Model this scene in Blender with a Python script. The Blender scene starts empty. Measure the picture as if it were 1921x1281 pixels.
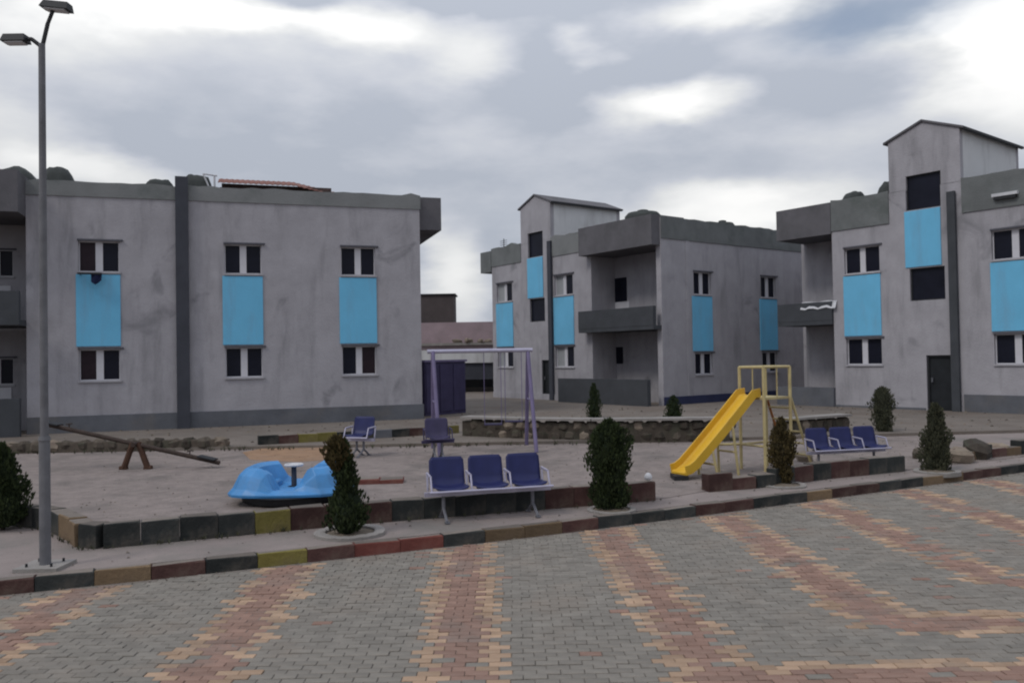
import bpy, math, random
from mathutils import Vector, Matrix
random.seed(7)
scn = bpy.context.scene
COL = scn.collection

# ------------------------------------------------------------------ camera
FPX, CX, CY, EYE = 1550.0, 960.5, 640.5, 2.1
PITCH, ROLL = math.atan(29.5 / FPX), math.atan(.0175)
_F = Vector((0, math.cos(PITCH), math.sin(PITCH)))
_U0 = Vector((0, -math.sin(PITCH), math.cos(PITCH)))
_R0 = Vector((1, 0, 0))
_R = _R0 * math.cos(ROLL) - _U0 * math.sin(ROLL)
_U = _U0 * math.cos(ROLL) + _R0 * math.sin(ROLL)
cd = bpy.data.cameras.new('camera')
cam = bpy.data.objects.new('camera', cd)
COL.objects.link(cam)
cd.sensor_width = 36.0
cd.lens = 36.0 * FPX / 1921.0
cd.clip_start = .1
cd.clip_end = 6000
M3 = Matrix((( _R.x, _U.x, -_F.x), (_R.y, _U.y, -_F.y), (_R.z, _U.z, -_F.z)))
cam.matrix_world = Matrix.Translation((0, 0, EYE)) @ M3.to_4x4()
scn.camera = cam

def ray(px, py):
    return _F + _R * ((px - CX) / FPX) + _U * ((CY - py) / FPX)
def G(px, py, z=0.0):
    d = ray(px, py); t = (z - EYE) / d.z
    return Vector((d.x * t, d.y * t, z))
def Pt(px, Y):
    return Vector(((px - CX) / FPX * Y, Y))

# ------------------------------------------------------------------ light
scn.view_settings.view_transform = 'Standard'
scn.view_settings.look = 'None'
scn.view_settings.exposure = 0.0
scn.view_settings.gamma = 1.0
scn.view_settings.use_curve_mapping = False
SUN_EL, SUN_AZ = math.radians(48), math.radians(232)   # azimuth clockwise from +Y
world = bpy.data.worlds.new('World'); scn.world = world
world.use_nodes = True
wt = world.node_tree; wt.nodes.clear()
def wn(t, **k):
    n = wt.nodes.new(t)
    for a, b in k.items(): setattr(n, a, b)
    return n
def wl(a, b): wt.links.new(a, b)
def wmath(op, a, b=None, clamp=False):
    n = wn('ShaderNodeMath', operation=op, use_clamp=clamp)
    for i, v in enumerate((a, b)):
        if v is None: continue
        if hasattr(v, 'links') or hasattr(v, 'is_linked'): wl(v, n.inputs[i])
        else: n.inputs[i].default_value = v
    return n.outputs[0]
sky = wn('ShaderNodeTexSky'); sky.sky_type = 'NISHITA'; sky.sun_disc = False
sky.sun_elevation = SUN_EL; sky.sun_rotation = SUN_AZ
skys = wn('ShaderNodeVectorMath', operation='SCALE'); wl(sky.outputs[0], skys.inputs[0]); skys.inputs['Scale'].default_value = .085
tc = wn('ShaderNodeTexCoord')
stretch = wn('ShaderNodeVectorMath', operation='MULTIPLY'); wl(tc.outputs['Generated'], stretch.inputs[0])
stretch.inputs[1].default_value = (1, 1, 2.6)
def wnoise(scale, detail, rough, off=0.0):
    n = wn('ShaderNodeTexNoise'); n.inputs['Scale'].default_value = scale
    n.inputs['Detail'].default_value = detail; n.inputs['Roughness'].default_value = rough
    a = wn('ShaderNodeVectorMath', operation='ADD'); wl(stretch.outputs[0], a.inputs[0]); a.inputs[1].default_value = (off, off * .7, off * .3)
    wl(a.outputs[0], n.inputs['Vector']); return n
warp = wnoise(4.0, 5, .55, 3.1)
wsub = wn('ShaderNodeVectorMath', operation='SUBTRACT'); wl(warp.outputs['Color'], wsub.inputs[0]); wsub.inputs[1].default_value = (.5, .5, .5)
wscl = wn('ShaderNodeVectorMath', operation='MULTIPLY'); wl(wsub.outputs[0], wscl.inputs[0]); wscl.inputs[1].default_value = (.20, .20, .09)
wdir = wn('ShaderNodeVectorMath', operation='ADD'); wl(tc.outputs['Generated'], wdir.inputs[0]); wl(wscl.outputs[0], wdir.inputs[1])
def blob(px, py, sx, sy, amp):
    d = ray(px, py).normalized()
    s = wn('ShaderNodeVectorMath', operation='SUBTRACT'); wl(wdir.outputs[0], s.inputs[0]); s.inputs[1].default_value = d
    m = wn('ShaderNodeVectorMath', operation='MULTIPLY'); wl(s.outputs[0], m.inputs[0])
    sx *= .78; sy *= .78; m.inputs[1].default_value = (FPX / sx, FPX / sx, FPX / sy)
    l = wn('ShaderNodeVectorMath', operation='LENGTH'); wl(m.outputs[0], l.inputs[0])
    r = wn('ShaderNodeMapRange', interpolation_type='SMOOTHERSTEP'); wl(l.outputs['Value'], r.inputs['Value'])
    r.inputs['From Min'].default_value = 2.1; r.inputs['From Max'].default_value = 0.0
    r.inputs['To Min'].default_value = 0; r.inputs['To Max'].default_value = amp
    return r.outputs[0]
BR = [(1290, 185, 125, 36, .62), (160, 325, 130, 36, .5), (655, 62, 105, 42, .5), (400, 22, 150, 36, .55), (850, 108, 100, 45, .3),
      (1880, 30, 150, 70, .9), (1890, 180, 110, 85, .5), (1380, 400, 170, 45, .5), (850, 520, 80, 110, .5), (20, 240, 120, 60, .25),
      (1120, 90, 60, 30, .3), (1400, 15, 150, 32, .45), (200, 12, 110, 30, .25), (40, 20, 120, 60, .3), (320, 50, 420, 110, .10), (1350, 400, 420, 110, .10), (1800, 90, 300, 190, .14), (700, 90, 400, 110, .07)]
DK = [(1560, 165, 240, 55, .13), (1080, 150, 220, 70, .10), (530, 0, 75, 26, .3), (560, 290, 300, 60, .05), (900, 10, 130, 30, .25), (1150, 290, 260, 60, .06)]
cn = wnoise(2.6, 7, .55, 0.0)
cr = wn('ShaderNodeMapRange', interpolation_type='SMOOTHSTEP'); wl(cn.outputs['Fac'], cr.inputs['Value'])
cr.inputs['From Min'].default_value = .40; cr.inputs['From Max'].default_value = .72
cr.inputs['To Min'].default_value = -.03; cr.inputs['To Max'].default_value = .20
val = cr.outputs[0]
for b in BR: val = wmath('ADD', val, blob(*b))
for b in DK: val = wmath('SUBTRACT', val, blob(*b))
fine = wnoise(9.0, 6, .6, 7.7)
fv = wmath('MULTIPLY', wmath('SUBTRACT', fine.outputs['Fac'], .5), .16)
val = wmath('ADD', val, fv)
ramp = wn('ShaderNodeValToRGB'); wl(val, ramp.inputs[0])
el = ramp.color_ramp.elements
el[0].position = 0.0; el[0].color = (.44, .475, .545, 1)
el[1].position = .62; el[1].color = (1.0, .995, .98, 1)
e = el.new(.12); e.color = (.55, .575, .635, 1)
e = el.new(.34); e.color = (.74, .75, .76, 1)
hole = wmath('SUBTRACT', 1.0, blob(1640, 30, 150, 42, .75), True)
hole = wmath('MULTIPLY', hole, .96)
cmix = wn('ShaderNodeMix', data_type='RGBA'); wl(hole, cmix.inputs[0])
wl(skys.outputs[0], cmix.inputs[6]); wl(ramp.outputs[0], cmix.inputs[7])
sz = wn('ShaderNodeSeparateXYZ'); wl(tc.outputs['Generated'], sz.inputs[0])
zr = wn('ShaderNodeMapRange', interpolation_type='SMOOTHSTEP'); wl(sz.outputs['Z'], zr.inputs['Value'])   # an overcast sky is brighter towards the zenith
zr.inputs['From Min'].default_value = .10; zr.inputs['From Max'].default_value = 1.0; zr.inputs['To Min'].default_value = 1.0; zr.inputs['To Max'].default_value = 1.75
zsc = wn('ShaderNodeVectorMath', operation='SCALE'); wl(cmix.outputs[2], zsc.inputs[0]); wl(zr.outputs[0], zsc.inputs['Scale'])
bg = wn('ShaderNodeBackground'); wl(zsc.outputs[0], bg.inputs[0]); bg.inputs[1].default_value = 1.0
wo = wn('ShaderNodeOutputWorld'); wl(bg.outputs[0], wo.inputs[0])
sl = bpy.data.lights.new('sun', 'SUN'); sl.energy = 1.0; sl.angle = math.radians(14); sl.color = (1, .96, .9)
so = bpy.data.objects.new('sun', sl); COL.objects.link(so)
sdir = Vector((math.sin(SUN_AZ) * math.cos(SUN_EL), math.cos(SUN_AZ) * math.cos(SUN_EL), math.sin(SUN_EL)))
so.rotation_euler = sdir.to_track_quat('Z', 'Y').to_euler()
so.location = (0, 0, 60)
try: scn.cycles.filter_width = 2.1
except Exception: pass

# ------------------------------------------------------------------ materials
def mat(name, col, rough=.85, var=.15, scale=3.0, bump=.0, bscale=40.0, metal=0.0, dirt=None, dirt_amt=.0, dirt_scale=.8, streak=False, rnd=0.0, spec=.3, attr=False, blotch=None):
    m = bpy.data.materials.new(name); m.use_nodes = True
    nt = m.node_tree; b = nt.nodes['Principled BSDF']; L = nt.links.new
    b.inputs['Roughness'].default_value = rough; b.inputs['Metallic'].default_value = metal
    b.inputs['Specular IOR Level'].default_value = spec
    t = nt.nodes.new('ShaderNodeTexCoord')
    n = nt.nodes.new('ShaderNodeTexNoise'); n.inputs['Scale'].default_value = scale; n.inputs['Detail'].default_value = 6; n.inputs['Roughness'].default_value = .62
    L(t.outputs['Object'], n.inputs['Vector'])
    r = nt.nodes.new('ShaderNodeMapRange'); L(n.outputs['Fac'], r.inputs['Value'])
    r.inputs['From Min'].default_value = .3; r.inputs['From Max'].default_value = .7
    r.inputs['To Min'].default_value = 1 - var; r.inputs['To Max'].default_value = 1 + var
    fac = r.outputs[0]
    if rnd:
        oi = nt.nodes.new('ShaderNodeObjectInfo')
        if attr:
            at = nt.nodes.new('ShaderNodeAttribute'); at.attribute_name = 'tint'
            sm = nt.nodes.new('ShaderNodeMath'); sm.operation = 'ADD'; L(oi.outputs['Random'], sm.inputs[0]); L(at.outputs['Fac'], sm.inputs[1])
            fr = nt.nodes.new('ShaderNodeMath'); fr.operation = 'FRACT'; L(sm.outputs[0], fr.inputs[0]); src = fr.outputs[0]
        else: src = oi.outputs['Random']
        r2 = nt.nodes.new('ShaderNodeMapRange'); L(src, r2.inputs['Value']); r2.inputs['To Min'].default_value = 1 - rnd; r2.inputs['To Max'].default_value = 1 + rnd
        mm = nt.nodes.new('ShaderNodeMath'); mm.operation = 'MULTIPLY'; L(fac, mm.inputs[0]); L(r2.outputs[0], mm.inputs[1]); fac = mm.outputs[0]
    s = nt.nodes.new('ShaderNodeVectorMath'); s.operation = 'SCALE'; s.inputs[0].default_value = col; L(fac, s.inputs['Scale'])
    out = s.outputs[0]
    if dirt:
        d = nt.nodes.new('ShaderNodeTexNoise'); d.inputs['Detail'].default_value = 8; d.inputs['Roughness'].default_value = .65
        d.inputs['Scale'].default_value = dirt_scale
        if streak:
            mp = nt.nodes.new('ShaderNodeMapping'); mp.inputs['Scale'].default_value = (3.2, 3.2, .55); L(t.outputs['Object'], mp.inputs['Vector']); L(mp.outputs[0], d.inputs['Vector'])
        else: L(t.outputs['Object'], d.inputs['Vector'])
        dr = nt.nodes.new('ShaderNodeMapRange'); dr.interpolation_type = 'SMOOTHSTEP'; L(d.outputs['Fac'], dr.inputs['Value'])
        dr.inputs['From Min'].default_value = .46; dr.inputs['From Max'].default_value = .72; dr.inputs['To Max'].default_value = dirt_amt
        mx = nt.nodes.new('ShaderNodeMix'); mx.data_type = 'RGBA'; L(dr.outputs[0], mx.inputs[0]); L(out, mx.inputs[6]); mx.inputs[7].default_value = (*dirt, 1)
        out = mx.outputs[2]
    if blotch:   # sparse damp patches and repaired spots
        d = nt.nodes.new('ShaderNodeTexNoise'); d.inputs['Detail'].default_value = 5; d.inputs['Roughness'].default_value = .5; d.inputs['Scale'].default_value = .75; d.inputs['Distortion'].default_value = .8
        L(t.outputs['Object'], d.inputs['Vector'])
        dr = nt.nodes.new('ShaderNodeMapRange'); dr.interpolation_type = 'SMOOTHSTEP'; L(d.outputs['Fac'], dr.inputs['Value'])
        dr.inputs['From Min'].default_value = .60; dr.inputs['From Max'].default_value = .74; dr.inputs['To Max'].default_value = .55
        mx = nt.nodes.new('ShaderNodeMix'); mx.data_type = 'RGBA'; L(dr.outputs[0], mx.inputs[0]); L(out, mx.inputs[6]); mx.inputs[7].default_value = (*blotch, 1)
        out = mx.outputs[2]
    L(out, b.inputs['Base Color'])
    if bump:
        bn = nt.nodes.new('ShaderNodeTexNoise'); bn.inputs['Scale'].default_value = bscale; bn.inputs['Detail'].default_value = 5; L(t.outputs['Object'], bn.inputs['Vector'])
        bp = nt.nodes.new('ShaderNodeBump'); bp.inputs['Strength'].default_value = bump; bp.inputs['Distance'].default_value = .02
        L(bn.outputs['Fac'], bp.inputs['Height']); L(bp.outputs[0], b.inputs['Normal'])
    return m

WALL = mat('wall_paint', (.352, .338, .360), .9, .10, 1.6, .45, 18, dirt=(.195, .19, .20), dirt_amt=.6, dirt_scale=.55, streak=True, blotch=(.13, .13, .14))
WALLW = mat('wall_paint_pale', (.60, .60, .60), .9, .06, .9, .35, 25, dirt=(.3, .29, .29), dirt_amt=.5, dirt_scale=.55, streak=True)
PARA = mat('parapet_weathered', (.155, .163, .163), .92, .18, 1.1, .4, 20, dirt=(.07, .085, .075), dirt_amt=.6, dirt_scale=.8)
PARAA = mat('parapet_faded', (.21, .215, .215), .92, .12, .8, .4, 20, dirt=(.11, .125, .12), dirt_amt=.75, dirt_scale=.6)
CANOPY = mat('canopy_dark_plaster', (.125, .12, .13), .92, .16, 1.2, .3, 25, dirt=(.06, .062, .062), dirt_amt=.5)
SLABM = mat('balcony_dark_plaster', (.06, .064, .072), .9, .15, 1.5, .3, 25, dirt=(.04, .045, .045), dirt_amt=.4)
PLINTH = mat('plinth_grey', (.115, .12, .135), .92, .2, 1.3, .4, 22, dirt=(.2, .17, .14), dirt_amt=.35)
PLINTHB = mat('plinth_blue', (.03, .036, .085), .85, .2, 1.3, .3, 22)
BLUE = mat('blue_panel_paint', (.15, .46, .69), .8, .06, 1.2, .25, 30, dirt=(.17, .36, .52), dirt_amt=.6, dirt_scale=.7, streak=True)
STRIP = mat('dark_strip', (.052, .055, .068), .8, .15, 1.5, .2, 25)
ROOFC = mat('roof_screed', (.12, .12, .12), .95, .2, 1.0)
RUST = mat('rust_sheet', (.21, .09, .07), .85, .3, 1.5, .3, 18, dirt=(.07, .05, .045), dirt_amt=.6)
FRAME = mat('white_frame', (.56, .55, .58), .5, .05, 5)
SILL = mat('sill_stone', (.36, .35, .37), .8, .1, 4)
HEADSHADE = mat('window_head_shadow', (.085, .085, .1), .7, .1, 4)  # dark tone of the painted shadow line above the windows
PANE = mat('dark_glass', (.012, .013, .022), .3, .3, 1.3, spec=.12)
PANEB = mat('curtained_glass', (.026, .017, .022), .35, .4, 1.5, spec=.12)
PANEL_ = mat('pale_shutter', (.30, .31, .32), .5, .1, 2)
DARKM = mat('dark_metal', (.022, .023, .026), .6, .2, 6)
DOORM = mat('door_black', (.014, .016, .019), .55, .3, 3)
INNER = mat('bare_interior', (.07, .07, .075), .95, .1, 1)
GALV = mat('galvanised_metal', (.17, .17, .19), .55, .18, 5, .15, 30, metal=.25)
POLE = mat('lamp_post_paint', (.135, .135, .145), .65, .25, 4, .15, 25, dirt=(.09, .085, .085), dirt_amt=.5)
CONC = mat('concrete', (.27, .25, .235), .95, .15, 3, .5, 35, dirt=(.15, .14, .12), dirt_amt=.6)
PURPLE = mat('purple_metal', (.15, .125, .22), .6, .15, 4, .1, 30)
PURPD = mat('purple_dark_sheet', (.045, .038, .085), .6, .2, 3)
YEL = mat('yellow_slide_paint', (.66, .40, .035), .45, .07, 5, .1, 20, dirt=(.42, .24, .05), dirt_amt=.5, dirt_scale=2.5)
YELM = mat('pale_yellow_metal', (.46, .38, .19), .6, .15, 5, dirt=(.2, .13, .07), dirt_amt=.5, dirt_scale=3)
ORG = mat('orange_brown_metal', (.26, .10, .03), .7, .25, 5)
BLUEP = mat('blue_plastic', (.05, .235, .52), .42, .12, 3, .1, 20, dirt=(.05, .15, .30), dirt_amt=.55, dirt_scale=2.0, spec=.5)
NAVY = mat('navy_seat_plastic', (.016, .020, .085), .5, .15, 5, spec=.3)
CHROME = mat('bench_metal', (.42, .40, .50), .4, .1, 6, metal=.4)
RUSTBR = mat('rusty_brown_iron', (.045, .03, .024), .75, .35, 8, .2, 30)
WHITEM = mat('worn_white', (.55, .55, .57), .6, .1, 5)
BLKP = mat('kerb_black', (.03, .033, .032), .9, .3, 4, .5, 30, dirt=(.10, .085, .07), dirt_amt=.8, dirt_scale=2.2, rnd=.3)
YELP = mat('kerb_yellow', (.17, .145, .04), .9, .25, 4, .5, 30, dirt=(.13, .10, .06), dirt_amt=.75, dirt_scale=2.2, rnd=.2)
OCHP = mat('kerb_ochre', (.16, .11, .065), .9, .25, 4, .5, 30, dirt=(.10, .07, .05), dirt_amt=.8, dirt_scale=2.2, rnd=.25)
MARP = mat('kerb_maroon', (.07, .034, .03), .9, .3, 4, .5, 30, dirt=(.12, .09, .07), dirt_amt=.8, dirt_scale=2.2, rnd=.3)
REDP = mat('kerb_red', (.16, .05, .04), .9, .25, 4, .4, 30, dirt=(.16, .10, .08), dirt_amt=.5, dirt_scale=2.2)
WALK = mat('sidewalk_cement', (.245, .205, .19), .95, .12, 1.5, .5, 30, dirt=(.15, .145, .13), dirt_amt=.75, dirt_scale=.7)
PLAY = mat('playground_cement', (.225, .188, .172), .95, .2, 5, .8, 22, dirt=(.125, .11, .10), dirt_amt=.75, dirt_scale=.9)
YARD = mat('yard_dusty', (.17, .145, .125), .95, .18, 1.2, .5, 18, dirt=(.13, .10, .08), dirt_amt=.7, dirt_scale=.5)
TOPD = mat('worn_block_top', (.17, .145, .125), .95, .25, 5, .5, 30, dirt=(.07, .06, .05), dirt_amt=.7, dirt_scale=2.5, rnd=.3)
EARTH = mat('bare_earth', (.16, .13, .10), .97, .2, .6, .4, 10)
BED = mat('joint_sand', (.20, .175, .155), .97, .2, 8, .5, 60)
P_GREY = mat('paver_grey', (.20, .182, .158), .9, .16, 5, .4, 70, rnd=.10, attr=True, dirt=(.23, .19, .155), dirt_amt=.6, dirt_scale=1.1)
P_PINK = mat('paver_pink', (.25, .155, .12), .9, .18, 5, .4, 70, rnd=.13, attr=True, dirt=(.20, .175, .155), dirt_amt=.6, dirt_scale=1.1)
P_LITE = mat('paver_pale', (.36, .245, .165), .9, .2, 5, .4, 70, rnd=.22, attr=True, dirt=(.22, .18, .15), dirt_amt=.75, dirt_scale=1.4)
STONE = mat('rough_stone', (.08, .065, .052), .95, .3, 4, .7, 14, rnd=.4, dirt=(.045, .055, .035), dirt_amt=.6, dirt_scale=2)
STONEP = mat('pale_rubble', (.22, .18, .14), .95, .25, 4, .7, 12, rnd=.3, dirt=(.11, .07, .06), dirt_amt=.6, dirt_scale=2)
TANK = mat('roof_tank_dark', (.045, .05, .048), .8, .3, 2, .3, 12)
BARK = mat('bark', (.05, .038, .028), .95, .3, 10, .6, 30)
def leafmat(name, c1, c2):
    m = bpy.data.materials.new(name); m.use_nodes = True; nt = m.node_tree; b = nt.nodes['Principled BSDF']; L = nt.links.new
    a = nt.nodes.new('ShaderNodeAttribute'); a.attribute_name = 'tint'
    x = nt.nodes.new('ShaderNodeMix'); x.data_type = 'RGBA'; L(a.outputs['Fac'], x.inputs[0]); x.inputs[6].default_value = (*c1, 1); x.inputs[7].default_value = (*c2, 1)
    L(x.outputs[2], b.inputs['Base Color']); b.inputs['Roughness'].default_value = .8; b.inputs['Specular IOR Level'].default_value = .2
    return m
LEAF = leafmat('leaf_green', (.010, .017, .008), (.050, .068, .024))
LEAFG = leafmat('leaf_greygreen', (.03, .034, .022), (.095, .095, .058))
LEAFB = leafmat('leaf_brown', (.028, .022, .010), (.105, .078, .03))

# ------------------------------------------------------------------ mesh helpers
class MB:
    def __init__(s): s.v = []; s.f = []; s.m = []; s.t = []
    def face(s, idx, m=0, t=0.0): s.f.append(idx); s.m.append(m); s.t.append(t)
    def add(s, pts, faces, m=0, t=0.0):
        o = len(s.v); s.v += [tuple(p) for p in pts]
        for f in faces: s.face([o + i for i in f], m, t)
    def hexa(s, p, m=0, t=0.0):   # p: 4 bottom then 4 top, both counterclockwise from above
        s.add(p, [(3, 2, 1, 0), (4, 5, 6, 7), (0, 1, 5, 4), (1, 2, 6, 5), (2, 3, 7, 6), (3, 0, 4, 7)], m, t)
    def box(s, x0, x1, y0, y1, z0, z1, m=0, t=0.0):
        s.hexa([(x0, y0, z0), (x1, y0, z0), (x1, y1, z0), (x0, y1, z0), (x0, y0, z1), (x1, y0, z1), (x1, y1, z1), (x0, y1, z1)], m, t)
    def prism(s, poly, z0, z1, m=0):
        n = len(poly); a = sum(poly[i][0] * poly[(i + 1) % n][1] - poly[(i + 1) % n][0] * poly[i][1] for i in range(n))
        if a < 0: poly = poly[::-1]
        o = len(s.v); s.v += [(p[0], p[1], z0) for p in poly] + [(p[0], p[1], z1) for p in poly]
        s.face([o + i for i in range(n)][::-1], m); s.face([o + n + i for i in range(n)], m)
        for i in range(n):
            j = (i + 1) % n; s.face([o + i, o + j, o + n + j, o + n + i], m)
    def tube(s, p, q, r, r2=None, k=10, m=0):
        p, q = Vector(p), Vector(q); r2 = r if r2 is None else r2
        d = (q - p).normalized(); a = d.orthogonal().normalized(); b = d.cross(a)
        o = len(s.v)
        for c, rr in ((p, r), (q, r2)):
            for i in range(k):
                an = 2 * math.pi * i / k; s.v.append(tuple(c + a * math.cos(an) * rr + b * math.sin(an) * rr))
        for i in range(k):
            j = (i + 1) % k; s.face([o + i, o + j, o + k + j, o + k + i], m)
        s.face([o + i for i in range(k)][::-1], m); s.face([o + k + i for i in range(k)], m)
    def lathe(s, prof, k=28, c=(0, 0), m=0, wob=0):
        o = len(s.v)
        for (r, z) in prof:
            for i in range(k):
                an = 2 * math.pi * i / k; rr = r * (1 + (wob * math.sin(an * 3 + z * 9) if wob else 0))
                s.v.append((c[0] + rr * math.cos(an), c[1] + rr * math.sin(an), z))
        for j in range(len(prof) - 1):
            for i in range(k):
                n = (i + 1) % k; s.face([o + j * k + i, o + j * k + n, o + (j + 1) * k + n, o + (j + 1) * k + i], m)
        s.face([o + i for i in range(k)][::-1], m); s.face([o + (len(prof) - 1) * k + i for i in range(k)], m)
    def mesh(s, name, mats, off=(0, 0, 0), smooth=False):
        me = bpy.data.meshes.new(name)
        me.from_pydata([(a - off[0], b - off[1], c - off[2]) for a, b, c in s.v], [], s.f)
        for m in (mats if isinstance(mats, (list, tuple)) else [mats]): me.materials.append(m)
        me.polygons.foreach_set('material_index', s.m)
        if any(s.t):
            at = me.attributes.new('tint', 'FLOAT', 'FACE'); at.data.foreach_set('value', s.t)
        if smooth:
            me.polygons.foreach_set('use_smooth', [True] * len(s.f))
        me.update(); return me
    def build(s, name, mats, parent=None, smooth=False, bevel=0.0, loc=None):
        """vertices are in world metres when parent is an unrotated root: its location is taken off"""
        off = loc if loc is not None else (root_loc(parent) if parent else (0, 0, 0))
        o = bpy.data.objects.new(name, s.mesh(name, mats, off, smooth)); COL.objects.link(o)
        if parent: o.parent = parent
        elif loc is not None: o.location = loc
        if bevel:
            b = o.modifiers.new('bevel', 'BEVEL'); b.width = bevel; b.segments = 2; b.limit_method = 'ANGLE'
        return o
def root_loc(o):
    l = Vector((0, 0, 0))
    while o: l = l + o.location; o = o.parent
    return l
def tag(o, label, cat, group=None):
    o['label'] = label; o['category'] = cat
    if group: o['group'] = group
    return o
def struct(o): o['kind'] = 'structure'; return o
def thing(name, label, cat, loc=(0, 0, 0), rz=0, group=None):
    o = bpy.data.objects.new(name, None); COL.objects.link(o); o.empty_display_size = .2
    o.location = loc; o.rotation_euler = (0, 0, rz)
    return tag(o, label, cat, group)
def child(name, me, parent, loc=(0, 0, 0), rot=(0, 0, 0), sc=None):
    o = bpy.data.objects.new(name, me); COL.objects.link(o); o.parent = parent; o.location = loc; o.rotation_euler = rot
    if sc: o.scale = sc
    return o
def copy_tree(o, parent=None):
    c = o.copy(); COL.objects.link(c)
    if parent: c.parent = parent
    for ch in list(o.children): copy_tree(ch, c)
    return c

# ------------------------------------------------------------------ ground
gz = MB(); gz.box(-1500, 1500, -600, 2500, -.6, -.06); struct(gz.build('ground', EARTH))
KERB = [G(*p) for p in [(0, 1115), (312, 1085), (560, 1055), (657, 1043), (830, 1025), (960, 1011), (1060, 998), (1200, 981), (1390, 956), (1540, 936), (1650, 921), (1800, 902), (1921, 884)]]
def smooth_line(pts, step):
    pts = [Vector((p[0], p[1])) for p in pts]
    out = []; d = 0
    cum = [0]
    for a, b in zip(pts, pts[1:]): cum.append(cum[-1] + (b - a).length)
    n = int(cum[-1] / step)
    for i in range(n + 1):
        s = i * step; k = max(j for j in range(len(cum)) if cum[j] <= s + 1e-9); k = min(k, len(pts) - 2)
        out.append(pts[k].lerp(pts[k + 1], (s - cum[k]) / (cum[k + 1] - cum[k])))
    return out
# gently smoothed kerb
kx = [(-9.6, 5.7), (-7.2, 6.8)] + [(p.x, p.y) for p in KERB] + [(12.2, 16.0), (18, 19.2)]
for _ in range(2):
    kx = [kx[0]] + [((a[0] + 2 * b[0] + c[0]) / 4, (a[1] + 2 * b[1] + c[1]) / 4) for a, b, c in zip(kx, kx[1:], kx[2:])] + [kx[-1]]
kl = smooth_line(kx, .5)
def kerb_y(x):
    for a, b in zip(kl, kl[1:]):
        if a.x <= x <= b.x: return a.y + (b.y - a.y) * (x - a.x) / (b.x - a.x)
    return kl[0].y if x < kl[0].x else kl[-1].y
rd = MB(); rd.prism([(-9.6, -12), (18, -12)] + [(p.x, p.y + .02) for p in reversed(kl)], -.05, -.010)
road = struct(rd.build('road', BED))
def off_line(pts, d):
    out = []
    for i, p in enumerate(pts):
        a = pts[max(0, i - 1)]; b = pts[min(len(pts) - 1, i + 1)]; t = (b - a).normalized(); out.append(p + Vector((-t.y, t.x)) * d)
    return out
inner = off_line(kl, .14)
sw = MB(); sw.prism([(p.x, p.y) for p in inner] + [(20, 26.0), (-12, 26.0)], -.05, .122)
walk = struct(sw.build('sidewalk', WALK))
# playground surface, yard behind it
FW = [G(px, py, .13) for px, py in [(150, 1032), (400, 1008), (640, 985), (800, 972), (1100, 948), (1250, 936)]]
FW2 = [G(px, py, .13) for px, py in [(1330, 922), (1420, 915), (1560, 897), (1700, 883)]]
FW3 = [G(px, py, .13) for px, py in [(1790, 868), (1860, 858), (1990, 845)]]
pg = MB(); pg.prism([(-6.0, 10.6)] + [(p.x, p.y + .1) for p in FW] + [(p.x, p.y + .1) for p in FW2] + [(9.5, 15.2), (9.5, 19.0), (4.5, 18.6), (-14, 18.6), (-14, 12)], .0, .130)
struct(pg.build('playground_ground', PLAY))
sp = MB(); sp.prism([G(470, 862, .134)[:2], G(560, 866, .134)[:2], G(640, 860, .134)[:2], G(650, 846, .134)[:2], G(600, 838, .134)[:2], G(500, 839, .134)[:2], G(455, 848, .134)[:2]], .10, .134)
struct(sp.build('sand_patch', mat('orange_sand', (.29, .18, .11), .97, .25, 4, .7, 20, dirt=(.2, .15, .12), dirt_amt=.7, dirt_scale=2)))
yd = MB(); yd.prism([(-60, 18.75), (4.4, 18.75), (9.6, 19.2), (40, 22), (60, 120), (-60, 120)], -.05, .19)
struct(yd.build('yard_ground', YARD))

# paving stones of the road
BANDS = [-3.98, -2.22, -.46, 1.24, 2.86, 4.42, 6.1, 7.8]
HB = {3: 5.36, 4: 6.40, 5: 7.50, 6: 8.6, 7: 9.7}
def paver_type(x, y):
    j = random.uniform(-.05, .05); best = 0
    xs = x + (y - 7) * .045
    for i, bx in enumerate(BANDS):
        d = abs(xs - bx + j)
        hy = HB.get(i)
        if hy is not None and y < hy - .05: d = 9
        if hy is not None and xs > bx:
            d = min(d, abs(y - hy + j) * 1.15)
        if d < .165: return 1 if random.random() < .95 else 0
        if d < .315 and random.random() < .88: best = 2
    if x < -3.6 and y < 6.3: best = max(best, 2) if random.random() < .75 else best
    if best == 0 and random.random() < .015: best = 1
    return best
def paver_geo(mb, cx, cy, w, h, z, m, t, tilt):
    c = .004; tx, ty = tilt
    def P(x, y, dz): return (cx + x, cy + y, z + dz + x * tx + y * ty)
    a, b = w / 2, h / 2; A, B = a - c, b - c
    o = len(mb.v)
    mb.v += [(cx - a, cy - b, -.03), (cx + a, cy - b, -.03), (cx + a, cy + b, -.03), (cx - a, cy + b, -.03),
             P(-a, -b, -c), P(a, -b, -c), P(a, b, -c), P(-a, b, -c), P(-A, -B, 0), P(A, -B, 0), P(A, B, 0), P(-A, B, 0)]
    for i in range(4):
        j = (i + 1) % 4
        mb.face([o + i, o + j, o + 4 + j, o + 4 + i], m, t); mb.face([o + 4 + i, o + 4 + j, o + 8 + j, o + 8 + i], m, t)
    mb.face([o + 8, o + 9, o + 10, o + 11], m, t)
pv = []
y = 3.4; row = 0
while y < 16.5:
    x = -9.0 + (row % 2) * .08 + random.uniform(-.01, .01)
    while x < 13.5:
        if y + .045 < kerb_y(x) - .01 and y + .045 < kerb_y(x - .08) - .01: pv.append((x, y))
        x += .16
    y += .08; row += 1
infr = [p for p in pv if abs(p[0]) < p[1] * .62 and p[1] > 5.28]
infr.sort(key=lambda p: p[0] ** 2 + p[1] ** 2)
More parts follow.
